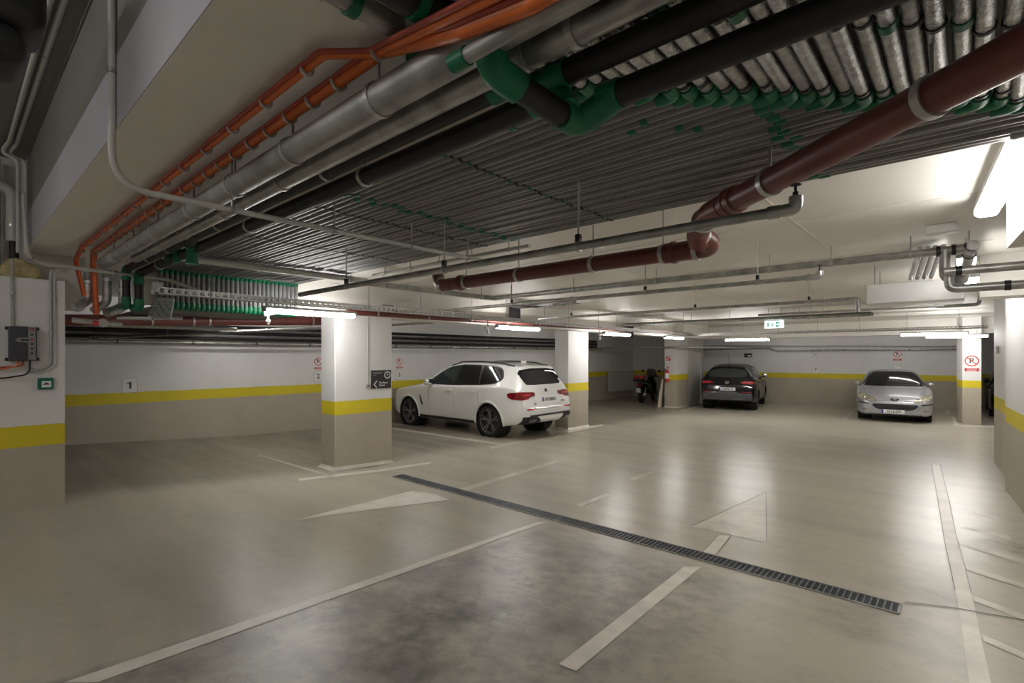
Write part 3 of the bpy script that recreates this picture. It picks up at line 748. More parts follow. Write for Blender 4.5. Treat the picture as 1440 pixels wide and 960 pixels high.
# --- pipes along the left wall, dark bundle below the soffit of the bays
for i in range(5):
    hh = .33 + .062 * i
    pipe('wall_tube', ['lowest', 'second lowest', 'middle', 'second highest', 'highest'][i] + ' of five dark tubes along the left bay wall', 'wall tube',
         [W(-11.05, -1.5, hh), W(-11.05, 17.5, hh)], .031, 'tubegrey' if i % 2 else 'rubber', (), R=0, seg=8, group='dark tubes along the left bay wall')
pipe('galvanised_pipe', 'bright zinc pipe with clamps along the top of left bay wall', 'pipe', [W(-11.0, -1.5, .25), W(-11.0, 17.8, .25)], .03, 'galv', [.12 + .06 * i for i in range(13)], rods=False, clampmat='trimblack')
pipe('galvanised_pipe', 'dull pipe crossing the dark left bay at a slant', 'pipe', [W(-10.9, 1.6, .30), W(-8.2, 4.6, .50)], .028, 'galv_dull', (.3, .7))
pipe('galvanised_pipe', 'pale pipe below the red pipe in the dark left bay', 'pipe', [W(-9.0, .4, .42), W(-9.0, 3.2, .44)], .028, 'conduit', (.5,))
pipe('sprinkler_pipe', 'dark sprinkler pipe over the parked white suv', 'sprinkler pipe', [W(-10.7, 6.0, .62), W(-7.3, 6.0, .62)], .024, 'galv_dull', (.2, .5, .8))
t = pipe('galvanised_pipe', 'zinc pipe along the far wall with a small step near the black car', 'pipe',
     [onfar(985, 492) + FARN * .12, onfar(1082, 489) + FARN * .12, onfar(1092, 492.5) + FARN * .12, onfar(1345, 491) + FARN * .12], .03, 'galv', (.1, .5, .62, .85), rods=False, clampmat='trimblack')
pipe('galvanised_pipe', 'thin second pipe along the far wall above the first', 'pipe', [onfar(1000, 486) + FARN * .1, onfar(1345, 487) + FARN * .1], .018, 'galv_dull', (.3, .7), R=0, rods=False)
pipe('galvanised_pipe', 'pipe across the motorcycle bay in front of the pillar top', 'pipe', [W(-11.0, 17.0, .28), W(-7.4, 17.0, .30), W(-5.6, 18.7, .27)], .035, 'galv', (.3, .6, .9), R=.3, rods=True)
pipe('sprinkler_pipe', 'dark foam covered pipe with pale green elbows at the far right', 'sprinkler pipe', [W(-.35, 11.0, 1.055), W(-.35, 11.0, .82), W(.18, 11.0, .82), W(.22, 11.0, 1.055)], .028, 'galv_dull', (), R=.05)

# --- perforated cable trays
def tray(label, a, c, w=.11, hgt=.055, rods=12, pitch=.075):
    a, c = Vector(a), Vector(c); d = (c - a).normalized(); s = Vector((-d.y, d.x, 0)); L = (c - a).length
    t = thing('cable_tray', label, 'cable tray', a)
    R = Matrix((d, s, Vector((0, 0, 1)))).transposed()
    for sg in (-1, 1):
        b = MB(); o = s * sg * w / 2
        for z in (0, hgt): b.box(a + d * L / 2 + o + Vector((0, 0, z)), (L, .0025, .016), R=R)
        n = int(L / pitch)
        for i in range(n + 1): b.box(a + d * (L * i / n) + o + Vector((0, 0, hgt / 2)), (pitch * .42, .0024, hgt - .012), R=R)
        b.build('perforated_side', 'steel', t)
    b = MB(); b.box(a + d * L / 2 + Vector((0, 0, -.006)), (L, w, .002), R=R); b.build('tray_bottom', 'galv_dull', t)
    for i in range(rods):
        p = a + d * (L * (i + .5) / rods) + s * (w / 2 + .006) * (1 if i % 2 else -1)
        MB().tube([p, Vector((p.x, p.y, ZT))], .004, 6).build('hanger_rod', 'galv_dull', t)
    b = MB()
    for j in range(3): b.tube([a + s * (.02 * j - .02) + Vector((0, 0, .012)), a + d * L + s * (.02 * j - .02) + Vector((0, 0, .012))], .008, 6)
    b.build('cables', 'trimblack', t)
    return t
tray('long perforated cable tray running along the pillars below the beam', W(-6.3, 1.46, .655), W(-6.3, 15.45, .62), rods=14)
tray('perforated cable tray crossing at the far end above the parked cars', W(-6.2, 15.42, .615), W(.4, 15.42, .615), rods=7)
# thin wire loops left hanging on the beam
for (y0, y1, lb) in ((4.55, 4.75, 'thin wire loop on the beam above the pillar sign'), (5.7, 6.3, 'square wire bracket on the beam right of the pillar')):
    tag(MB().tube([W(-6.79, y0, .62), W(-6.79, y0, .80), W(-6.79, y1, .80), W(-6.79, y1, .62)], .006, 6, .03).build('wire_bracket', 'galv_dull'), lb, 'bracket')
# drop sprinklers below the tray
for (yy, hh, lb) in ((2.62, .50, 'white valve fitting under the left end of the pillar lamp'), (6.45, .50, 'dark valve fitting hanging under the tray between two pillars'),
                     (10.2, .48, 'white valve fitting at the left end of the third lamp')):
    t = thing('sprinkler_valve', lb, 'sprinkler', W(-6.352, yy, hh))
    MB().tube([W(-6.352, yy, hh + .14), W(-6.352, yy, hh - .06)], .014, 10).build('stem', 'white', t)
    MB().tube([W(-6.352, yy - .05, hh + .0), W(-6.352, yy + .06, hh + .02)], .022, 10).build('tee', 'white', t)
    MB().lathe([(.01, 0), (.026, -.01), (.03, -.03), (.012, -.06), (.02, -.065), (0, -.066)], W(-6.352, yy, hh - .05), (0, 0, 1), 12).build('head', 'white', t)

# --- fittings in the upper left shaft
t = thing('perforated_plate', 'bent perforated zinc plate hanging below the junction box', 'perforated plate', W(-6.35, 1.5, .5))
pa = [ony(222, 418, 1.5), ony(245, 420, 1.52), ony(240, 448, 1.5), ony(206, 446, 1.47)]
q0, q1, q2, q3 = pa
b = MB(); NX, NY = 9, 9
def pl(u, v): return q0.lerp(q1, u).lerp(q3.lerp(q2, u), v)
nrm = (q1 - q0).cross(q3 - q0).normalized()
rr2 = random.Random(5)
for i in range(NX):
    for j in range(NY):
        hole = (i + 2 * j) % 3 == 0 and 0 < i < NX - 1 and 0 < j < NY - 1
        e = .16 if hole else 0
        b2 = [pl(i / NX, (j) / NY), pl((i + 1) / NX, j / NY), pl((i + 1) / NX, (j + 1 - (.55 if hole else 0)) / NY), pl(i / NX, (j + 1 - (.55 if hole else 0)) / NY)]
        b.prism(b2, nrm * .004)
b.build('plate', 'steel', t)
MB().tube([q2, q3 + (q3 - q2) * .6], .008, 6).build('bent_edge', 'steel', t)
MB().tube([q1, q2], .006, 6).build('side_rod', 'steel', t)
MB().tube([q3 + Vector((-.1, 0, -.02)), q3 + Vector((.22, .03, -.025))], .012, 8).build('rail', 'steel', t)
tag(MB().rbox(ony(221, 405, 1.5), (.10, .10, .13), .008).build('junction_box', 'white'), 'beige junction box where the conduit meets the cable tray', 'junction box')
# silver-wrapped valves and elbows crowded at the shaft
for i, (a_, b_, c_, r_, lb) in enumerate((
        ((-6.75, .98, .86), (-6.75, .98, .58), (-6.7, .86, .48), .045, 'silver elbow in the shaft nearest to the pillar'),
        ((-6.72, 1.12, .90), (-6.72, 1.12, .56), (-6.68, 1.0, .46), .040, 'silver elbow in the shaft behind the orange sleeve drop'),
        ((-6.7, 1.26, .80), (-6.7, 1.26, .52), (-6.62, 1.1, .44), .050, 'rightmost large silver elbow in the shaft'))):
    t = thing('wrapped_elbow', lb, 'pipe elbow', W(*b_), group='silver wrapped elbows in the shaft')
    MB().tube([W(*a_), W(*b_), W(*c_)], r_, 14, .1).build('elbow', 'foil', t)
    ring(W(*a_) + Vector((0, 0, -.1)), (0, 0, 1), r_, .03, .006).build('clamp', 'steel', t)
t = thing('valve', 'zinc valve with a red handle low in the shaft', 'valve', W(-6.72, .95, .34))
MB().tube([W(-6.72, .84, .36), W(-6.72, 1.25, .33)], .028, 12).build('valve_body', 'steel', t)
MB().lathe([(.03, -.02), (.045, -.015), (.045, .015), (.03, .02)], W(-6.68, 1.08, .34), (1, 0, 0), 14).build('flange', 'steel', t)
MB().rbox(W(-6.66, 1.02, .335), (.02, .05, .05), .008).build('handle', 'red', t)
pipe('galvanised_pipe', 'short zinc pipe running from the valve below the perforated plate', 'pipe', [W(-6.7, 1.2, .40), W(-6.5, 1.75, .42)], .022, 'steel', (.5,), rods=False)
pipe('shaft_pipe', 'thick pale pipe going down inside the dark shaft corner', 'pipe', [W(-6.85, .2, 1.62), W(-6.82, .42, 1.62), W(-6.82, .42, 1.1)], .05, 'conduit', (.8,), rods=False)
pipe('shaft_pipe', 'black foam covered pipe inside the dark shaft corner', 'pipe', [W(-6.85, .43, 1.3), W(-6.85, .43, .78)], .035, 'rubber', (), rods=False)
pipe('shaft_pipe', 'dull pipe farthest left inside the dark shaft', 'pipe', [W(-6.95, .3, 1.9), W(-6.95, .3, .76)], .045, 'galv_dull', (.6,), rods=False)
# foam-filled leftover bag on the shaft sill
bm = bmesh.new(); bmesh.ops.create_icosphere(bm, subdivisions=3, radius=.11)
rr3 = random.Random(11)
b = MB(); bm.verts.index_update()
from mathutils import noise as mnoise
for v in bm.verts:
    n_ = mnoise.noise(v.co * 14) * .035 + mnoise.noise(v.co * 34) * .014
    b.v.append(W(-6.76, .46, .82) + Vector((v.co.x * .7, v.co.y * 1.25, v.co.z)) + v.normal * n_)
for f in bm.faces: b.face([v.index for v in f.verts])
bm.free()
tag(b.build('insulation_clump', 'wool', ang=60), 'yellowish clump of foam and wrapping on the shaft sill', 'insulation')
# ================================================================== VEHICLES
def chaikin(p, n=1, closed=False):
    p = [tuple(q) for q in p]
    for _ in range(n):
        o = [] if closed else [p[0]]
        N = len(p)
        for i in range(N if closed else N - 1):
            a, b = p[i], p[(i + 1) % N]
            o.append(tuple(.75 * u + .25 * v for u, v in zip(a, b))); o.append(tuple(.25 * u + .75 * v for u, v in zip(a, b)))
        if not closed: o.append(p[-1])
        p = o
    return p
def spline(keys):
    """monotone cubic through (s, value) keys"""
    xs = [k[0] for k in keys]; ysv = [k[1] for k in keys]; n = len(xs)
    d = [(ysv[i + 1] - ysv[i]) / (xs[i + 1] - xs[i]) for i in range(n - 1)]
    m = [d[0]] + [0 if d[i - 1] * d[i] <= 0 else 2 * d[i - 1] * d[i] / (d[i - 1] + d[i]) for i in range(1, n - 1)] + [d[-1]]
    def f(x):
        if x <= xs[0]: return ysv[0]
        if x >= xs[-1]: return ysv[-1]
        i = max(j for j in range(n - 1) if xs[j] <= x); h = xs[i + 1] - xs[i]; t = (x - xs[i]) / h
        return (ysv[i] * (1 + 2 * t) * (1 - t) ** 2 + h * m[i] * t * (1 - t) ** 2 + ysv[i + 1] * t * t * (3 - 2 * t) + h * m[i + 1] * t * t * (t - 1))
    return f
class Car:
    def __init__(s, root, spec, paint):
        s.root, s.sp, s.paint = root, spec, paint
        s.L = spec['L']; F = {k: spline(spec[k]) for k in ('top', 'bot', 'w', 'belt', 'tw', 'crown')}
        ss = sorted(set([0, .015, .04, .08, .13] + [i * .07 + .16 for i in range(int((s.L - .3) / .07))] + [s.L - q for q in (0, .012, .03, .055, .085, .12, .16)]))
        rows = []
        for q in ss:
            bot, w, belt, tw, top, cr = (F[k](q) for k in ('bot', 'w', 'belt', 'tw', 'top', 'crown'))
            edge = max(top - cr, min(belt + .012, top - .004)); belt = min(belt, top - .015); tw = min(tw, w - .05)
            hh = belt - bot
            p = [(0, bot), (w * .8, bot), (w - .035, bot + .04), (w - .006, bot + .30 * hh), (w, bot + .62 * hh), (w - .010, belt - .055), (w - .022, belt - .02), (w - .055, belt), (w - .062, belt + .003),
                 (w - .055 + (tw - w + .055) * .45, belt + (edge - belt) * .5), (tw + .01, edge - .03 * min(1, (edge - belt) / .3)), (tw - .05, edge + cr * .35), (tw * .5, top - cr * .12), (0, top)]
            p = chaikin(p, 2)
            x = s.L / 2 - q
            rows.append([Vector((x, y, z)) for y, z in p] + [Vector((x, -y, z)) for y, z in reversed(p[1:-1])])
        b = MB(); b.grid(rows, True); n = len(rows[0])
        b.face(reversed(range(n))); b.face(len(b.v) - n + i for i in range(n))
        me = b.mesh('body', paint, None, 30)
        o = bpy.data.objects.new('body', me); COL.objects.link(o)
        s.bvh = BVHTree.FromPolygons(b.v, b.f)
        # wheel arches
        cut = []
        for ax in spec['axles']:
            for sg in (-1, 1):
                c = MB().lathe([(spec['arch'], -.22), (spec['arch'], .22)], (s.L / 2 - ax, sg * (spec['track'] - .06), spec['R'] + spec.get('archup', .0)), (0, 1, 0), 40)
                cm = bpy.data.objects.new('cutter', c.mesh('cutter', 'black')); COL.objects.link(cm); cut.append(cm)
                md = o.modifiers.new('arch', 'BOOLEAN'); md.operation = 'DIFFERENCE'; md.solver = 'EXACT'; md.object = cm
        dg = bpy.context.evaluated_depsgraph_get(); dg.update()
        me2 = bpy.data.meshes.new_from_object(o.evaluated_get(dg), depsgraph=dg)
        o.modifiers.clear(); o.data = me2; me2.name = 'body'
        me2.materials.clear(); me2.materials.append(M[paint])
        for p in me2.polygons: p.material_index = 0
        me2.polygons.foreach_set('use_smooth', [True] * len(me2.polygons)); me2.set_sharp_from_angle(angle=math.radians(34))
        for c in cut: bpy.data.objects.remove(c)
        o.parent = root; s.body = o
        for ax in spec['axles']:
            for sg in (-1, 1): s.wheel(s.L / 2 - ax, sg, spec)
    def wheel(s, x, sg, sp):
        R, wd = sp['R'], sp['tyre_w']; y1 = sg * sp['track']; c = Vector((x, y1, R)); rr = R * sp.get('rimr', .72)
        # dark arch lining
        MB().lathe([(sp['arch'] - .004, -.34), (sp['arch'] - .004, -.012), (sp['arch'] - .02, -.012), (sp['arch'] - .02, -.33), (0, -.33)], c + Vector((0, 0, sp.get('archup', 0))) , (0, sg, 0), 36, False).build('arch_lining', 'black', s.root, True)
        b = MB().lathe([(rr - .02, -wd), (R - .035, -wd), (R - .012, -wd + .02), (R, -wd + .05), (R, -.05), (R - .012, -.02), (R - .035, -.004), (rr + .01, 0), (rr, -.012), (rr - .02, -.03)], c, (0, sg, 0), 40, False)
        t = b.build('wheel', 'tyre', s.root, True)
        b = MB().lathe([(rr - .004, -.01), (rr + .004, -.006), (rr + .004, -.02), (rr - .012, -.05), (rr - .02, -wd + .02)], c, (0, sg, 0), 40, False); b.build('rim', sp['rim'], t, True)
        MB().lathe([(0, -.10), (rr * .62, -.10), (rr * .62, -.112), (rr * .9, -.13), (0, -.14)], c, (0, sg, 0), 28, False).build('brake_disc', 'trimgrey', t, True)
        b = MB(); ns = sp.get('spokes', 5)
        for k in range(ns):
            a0 = 2 * PI * k / ns + .3
            for da in ((-.17, .17) if sp.get('double', True) else (0,)):
                for (r0, r1, w0, w1) in ((rr * .12, rr * .99, .028, .034),):
                    def pt(r, da_, off, dep):
                        a = a0 + da_ * (.35 + .65 * r / rr)
                        u = Vector((math.cos(a), 0, math.sin(a))); v = Vector((-math.sin(a), 0, math.cos(a)))
                        return c + u * r + v * off + Vector((0, sg * dep, 0))
                    for i in range(5):
                        ra = r0 + (r1 - r0) * i / 5; rb = r0 + (r1 - r0) * (i + 1) / 5; d0 = -.045 + .030 * (i / 5) ** 2; d1 = -.045 + .030 * ((i + 1) / 5) ** 2
                        wa = w0 / 2 + (w1 - w0) * i / 10; n0 = len(b.v)
                        b.v += [pt(ra, da, -wa, d0), pt(ra, da, wa, d0), pt(rb, da, wa, d1), pt(rb, da, -wa, d1), pt(ra, da, -wa, d0 - .03), pt(ra, da, wa, d0 - .03), pt(rb, da, wa, d1 - .03), pt(rb, da, -wa, d1 - .03)]
                        for q in ((0, 1, 2, 3), (7, 6, 5, 4), (0, 4, 5, 1), (2, 6, 7, 3), (1, 5, 6, 2), (0, 3, 7, 4)): b.face(n0 + j for j in q)
        b.build('spokes', sp['rim'], t, True)
        MB().lathe([(0, -.03), (rr * .2, -.032), (rr * .22, -.05), (rr * .2, -.08)], c, (0, sg, 0), 20, False).build('hub_cap', sp['rim'], t, True)
    def hit(s, o, d):
        r = s.bvh.ray_cast(Vector(o), Vector(d))
        return (r[0], r[1]) if r[0] is not None else (None, None)
    def patch(s, name, poly, view, m, off=.004, th=.012, side=1, n=(22, 8), smooth=1, parent=None, grow=None):
        """a panel that follows the body: outline drawn in side view (x from the front, z) or front/rear view (y, z)"""
        poly = chaikin(poly, smooth, True) if smooth else poly
        us = [p[0] for p in poly]; u0, u1 = min(us), max(us); rows = []; N = len(poly)
        for i in range(n[0] + 1):
            t = i / n[0]; t = .5 - .5 * math.cos(PI * t) if smooth else t
            u = u0 + (u1 - u0) * min(max(t, .004), .996); zs = []
            for k in range(N):
                (a, za), (c, zc) = poly[k], poly[(k + 1) % N]
                if (a - u) * (c - u) <= 0 and abs(a - c) > 1e-9: zs.append(za + (zc - za) * (u - a) / (c - a))
            if len(zs) < 2: continue
            lo, hi = min(zs), max(zs); row = []
            for j in range(n[1] + 1):
                z = lo + (hi - lo) * j / n[1]
                if view == 'side': h, nn = s.hit((s.L / 2 - u, side * 3, z), (0, -side, 0))
                elif view == 'rear': h, nn = s.hit((-6, u, z), (1, 0, 0))
                else: h, nn = s.hit((6, u, z), (-1, 0, 0))
                row.append((h, nn))
            if all(r[0] is not None for r in row): rows.append(row)
        if len(rows) < 2: return None
        b = MB(); A = len(rows); B = len(rows[0]); dirv = {'side': Vector((0, side, 0)), 'rear': Vector((-1, 0, 0)), 'front': Vector((1, 0, 0))}[view]
        def N_(nn): return nn if nn.dot(dirv) > 0 else -nn
        top = [[h + N_(nn) * off for h, nn in r] for r in rows]; low = [[h - N_(nn) * th for h, nn in r] for r in rows]
        b.grid(top); n0 = len(b.v); b.grid(low)
        def I(i, j, l): return l * n0 + i * B + j
        for i in range(A - 1):
            for j in (0, B - 1): b.face((I(i, j, 0), I(i + 1, j, 0), I(i + 1, j, 1), I(i, j, 1)))
        for j in range(B - 1):
            for i in (0, A - 1): b.face((I(i, j, 0), I(i, j + 1, 0), I(i, j + 1, 1), I(i, j, 1)))
        return b.build(name, m, parent or s.root, True, 30)
    def both(s, name, poly, view, m, **k):
        if view == 'side': return [s.patch(name, poly, view, m, side=q, **k) for q in (1, -1)]
        return [s.patch(name, poly, view, m, **k), s.patch(name, [(-u, z) for u, z in poly], view, m, **k)]
    def mirrors(s, q, z, m, out=.20, ln=.12, hh=.15):
        for sg in (-1, 1):
            h, nn = s.hit((s.L / 2 - q, sg * 3, z), (0, -sg, 0)); 
            if h is None: continue
            t = MB().rbox(h + Vector((0, sg * out * .62, .04)), (ln, out * .9, hh), .05, 4).build('side_mirror', m, s.root, True)
            MB().tube([h + Vector((0, -sg * .02, -.02)), h + Vector((0, sg * out * .4, .0))], .022, 8).build('mirror_arm', 'trimblack', t, True)
            MB().rbox(h + Vector((-ln / 2 - .001, sg * out * .62, .045)), (.006, out * .74, hh * .72), .003).build('mirror_glass', 'chrome', t, True)
    def plate(s, view, y, z, w, h, txt, tilt=0., blue=1):
        d = 1 if view == 'front' else -1
        c, nn = s.hit((d * 6, y, z), (-d, 0, 0)); c = c + Vector((d * .016, 0, 0)); dn = Vector((d, 0, 0)); ux = Vector((0, d, 0))
        R = Matrix((ux, dn, Vector((0, 0, 1)))).transposed()
        t = MB().rbox(c, (w, .012, h), .004, R=R).build('number_plate', 'plate', s.root, True)
        if blue: MB().box(c - ux * (w / 2 - .022) + dn * .0065, (.042, .002, h - .008), R=R).build('blue_band', 'plateblue', t, True)
        text_mb(txt, h * .86, c + dn * .007 + ux * .02, ux, (0, 0, 1), .001, sx=.78).build('plate_characters', 'ink', t, True)
        return t
    def badge_ring(s, view, y, z, r, m='chrome', inner=None):
        d = 1 if view == 'front' else -1
        c, nn = s.hit((d * 6, y, z), (-d, 0, 0)); nn = nn if nn.x * d > 0 else -nn
        b = MB(); ring_mb(b, c + nn * .002, r * .78, r, nn, .008)
        t = b.build('emblem', m, s.root, True); return t, c, nn

# ---- white suv seen from behind, three-quarter
sX = .945
suv = thing('suv', 'white suv with black windows and dark five-spoke wheels parked between two pillars', 'car', (-8.975, 8.70, fz(8.7) - .004), PI, scale=sX)
SUV = dict(L=4.92, R=.378, tyre_w=.30, track=.955, arch=.425, axles=(.885, 3.86), rim='rimdark', rimr=.74, spokes=5,
    top=[(0, .62), (.03, .80), (.1, .94), (.3, 1.04), (.9, 1.13), (1.30, 1.20), (1.6, 1.385), (1.95, 1.56), (2.25, 1.66), (2.7, 1.725), (3.2, 1.735), (3.8, 1.715), (4.3, 1.675), (4.50, 1.645), (4.53, 1.61), (4.62, 1.40), (4.72, 1.20), (4.76, 1.10), (4.80, .99), (4.84, .90), (4.885, .80), (4.91, .68), (4.92, .60)],
    bot=[(0, .42), (.06, .34), (.3, .27), (1, .24), (4.0, .25), (4.5, .31), (4.8, .37), (4.92, .44)],
    w=[(0, .62), (.04, .76), (.12, .86), (.3, .945), (.6, .985), (1.2, .99), (2.5, .975), (3.4, .985), (3.9, 1.0), (4.3, .985), (4.55, .955), (4.72, .91), (4.82, .865), (4.89, .80), (4.92, .74)],
    belt=[(0, .56), (.03, .70), (.12, .86), (.35, .97), (.9, 1.05), (1.4, 1.11), (2.5, 1.15), (3.6, 1.18), (4.3, 1.20), (4.6, 1.17), (4.74, 1.06), (4.82, .90), (4.89, .74), (4.92, .56)],
    tw=[(0, .50), (.1, .62), (.3, .74), (.9, .80), (1.3, .80), (1.7, .74), (2.2, .68), (3.2, .665), (4.2, .645), (4.5, .625), (4.62, .68), (4.72, .78), (4.8, .78), (4.92, .66)],
    crown=[(0, .03), (.4, .05), (1.2, .06), (1.7, .045), (2.4, .042), (4.3, .042), (4.55, .03), (4.7, .02), (4.92, .02)])
C = Car(suv, SUV, 'carwhite')
dlo = [(1.56, 1.165), (1.75, 1.315), (1.95, 1.45), (2.15, 1.553), (2.35, 1.615), (2.75, 1.662), (3.4, 1.662), (3.8, 1.64), (4.02, 1.60), (4.12, 1.54), (4.20, 1.42), (4.22, 1.375), (4.19, 1.32), (4.05, 1.245), (3.96, 1.225), (3.5, 1.19), (2.6, 1.155), (1.7, 1.15)]
C.both('window_frame', dlo, 'side', 'trimblack', off=.003, n=(60, 12), smooth=0)
C.both('front_window', [(1.76, 1.18), (2.0, 1.43), (2.2, 1.54), (2.36, 1.59), (2.64, 1.63), (2.63, 1.18)], 'side', 'glassclear', off=.006, n=(30, 8), smooth=0)
C.both('rear_window', [(2.72, 1.185), (2.715, 1.635), (3.2, 1.64), (3.40, 1.635), (3.47, 1.21)], 'side', 'glass', off=.006, n=(24, 8), smooth=0)
C.both('quarter_window', [(3.53, 1.22), (3.46, 1.63), (3.8, 1.612), (3.99, 1.57), (4.08, 1.52), (4.16, 1.41), (4.17, 1.375), (4.13, 1.325), (4.0, 1.262), (3.9, 1.243)], 'side', 'glass', off=.006, n=(30, 8), smooth=0)
C.patch('rear_glass', [(-.715, 1.46), (-.70, 1.38), (-.65, 1.26), (-.60, 1.225), (-.3, 1.215), (.3, 1.215), (.60, 1.225), (.65, 1.26), (.70, 1.38), (.715, 1.46), (.655, 1.545), (.3, 1.585), (-.3, 1.585), (-.655, 1.545)], 'rear', 'glass', off=.006, n=(50, 10), smooth=0)
C.patch('windscreen', [(-.72, 1.22), (-.60, 1.58), (.60, 1.58), (.72, 1.22)], 'front', 'glass', off=.005, n=(24, 10))
for sg in (-1, 1):
    C.patch('tail_lamp', [(sg * .91, 1.06), (sg * .80, 1.075), (sg * .46, 1.06), (sg * .42, 1.03), (sg * .44, .985), (sg * .50, .965), (sg * .62, .955), (sg * .68, .92), (sg * .90, .90)], 'rear', 'tail', off=.010, n=(40, 6), smooth=0)
    C.patch('tail_lamp', [(4.44, 1.03), (4.52, 1.06), (4.75, 1.075), (4.80, 1.0), (4.79, .905), (4.56, .915), (4.46, .96)], 'side', 'tail', off=.010, n=(22, 6), side=sg, smooth=0)
    C.patch('lamp_strip', [(sg * .84, 1.02), (sg * .58, 1.02), (sg * .57, .995), (sg * .84, .985)], 'rear', 'tailbright', off=.014, n=(16, 3), smooth=0)
    C.patch('reflector', [(sg * .80, .715), (sg * .52, .715), (sg * .52, .685), (sg * .80, .68)], 'rear', 'tailbright', off=.006, n=(8, 2), smooth=0)
    C.patch('exhaust_surround', [(sg * .86, .535), (sg * .60, .555), (sg * .50, .55), (sg * .34, .40), (sg * .40, .37), (sg * .86, .37)], 'rear', 'trimblack', off=.010, n=(26, 5), smooth=0)
    C.patch('exhaust_tip', [(sg * .74, .475), (sg * .54, .475), (sg * .54, .43), (sg * .74, .43)], 'rear', 'rimdark', off=.018, n=(6, 3), smooth=1)
    C.patch('headlamp', [(sg * .82, .87), (sg * .45, .84), (sg * .45, .76), (sg * .80, .77)], 'front', 'headlamp', off=.006, n=(12, 4))
    C.patch('grille', [(sg * .05, .86), (sg * .34, .86), (sg * .30, .62), (sg * .05, .62)], 'front', 'trimblack', off=.006, n=(8, 5), smooth=0)
C.patch('bumper_insert', [(-.74, .575), (.74, .575), (.74, .535), (-.74, .535)], 'rear', 'trimblack', off=.008, n=(24, 2), smooth=0)
C.patch('skid_plate', [(-.46, .515), (.46, .515), (.32, .40), (-.32, .40)], 'rear', 'carwhite', off=.020, n=(24, 4), smooth=0)
C.patch('tailgate_seam', [(-.70, .69), (.70, .69), (.70, .683), (-.70, .683)], 'rear', 'trimgrey', off=.002, n=(20, 1), smooth=0)
C.patch('tailgate_recess', [(-.47, .985), (.47, .985), (.43, .80), (-.43, .80)], 'rear', 'carwhite', off=.003, n=(16, 5), smooth=0)
for sg in (-1, 1):
    C.patch('sill', [(1.30, .36), (3.42, .36), (3.42, .285), (1.30, .285)], 'side', 'trimblack', off=.006, n=(16, 2), side=sg, smooth=0)
    for q in (1.72, 2.68, 3.50):
        C.patch('door_seam', [(q, 1.14), (q + .007, 1.14), (q + .007 + (.02 if q < 3 else .10), .42), (q + (.02 if q < 3 else .10), .42)], 'side', 'trimgrey', off=.0012, n=(4, 8), side=sg, smooth=0)
    for q in (2.40, 3.24):
        C.patch('door_handle', [(q, 1.035), (q + .20, 1.045), (q + .20, 1.015), (q, 1.0)], 'side', 'carwhite', off=.035, n=(8, 3), side=sg)
    C.patch('fender_vent', [(1.36, .86), (1.40, .86), (1.52, .60), (1.44, .62)], 'side', 'trimblack', off=.005, n=(8, 4), side=sg, smooth=0)
    rl = []
    for q in [2.25 + .1 * i for i in range(22)]:
        h, _ = C.hit((C.L / 2 - q, sg * .60, 3), (0, 0, -1)); rl.append(h + Vector((0, 0, .035 if .3 < q - 2.2 < 1.95 else .012)))
    MB().tube(rl, .017, 8).build('roof_rail', 'trimblack', suv, True)
b = MB(); h, _ = C.hit((C.L / 2 - 4.1, 0, 3), (0, 0, -1)); b.rbox(h + Vector((0, 0, .03)), (.16, .035, .07), .015, 3); b.build('roof_fin', 'carwhite', suv, True)
C.mirrors(1.80, 1.18, 'carwhite', .24, .13, .17)
C.plate('rear', -.02, .885, .52, .112, 'VV 222GV')
t, c, nn = C.badge_ring('rear', 0, 1.085, .042, 'trimblack')
MB().lathe([(0, .004), (.03, .004), (.03, 0)], c, nn, 20, False).build('emblem_disc', 'chrome', t, True)
h, _ = C.hit((-6, .52, .80), (1, 0, 0)); text_mb('X5', .07, h + Vector((-.003, 0, 0)), (0, -1, 0), (0, 0, 1), .003).build('model_lettering', 'trimgrey', suv, True)
h, _ = C.hit((-6, -.52, .83), (1, 0, 0)); text_mb('xDrive', .05, h + Vector((-.003, 0, 0)), (0, -1, 0), (0, 0, 1), .003).build('model_lettering', 'trimgrey', suv, True)
for q in SUV['axles']:                         # body-coloured arch lips
    for sg in (-1, 1):
        pts = []
        for k in range(25):
            a = math.radians(-22 + 224 * k / 24); z = SUV['R'] + math.sin(a) * (SUV['arch'] + .024)
            h, _ = C.hit((C.L / 2 - q + math.cos(a) * (SUV['arch'] + .024), sg * 3, max(z, .32)), (0, -sg, 0))
            if h is not None: pts.append(h + Vector((0, -sg * .012, 0)))
        MB().tube(pts, .032, 8).build('arch_lip', 'carwhite', suv, True)

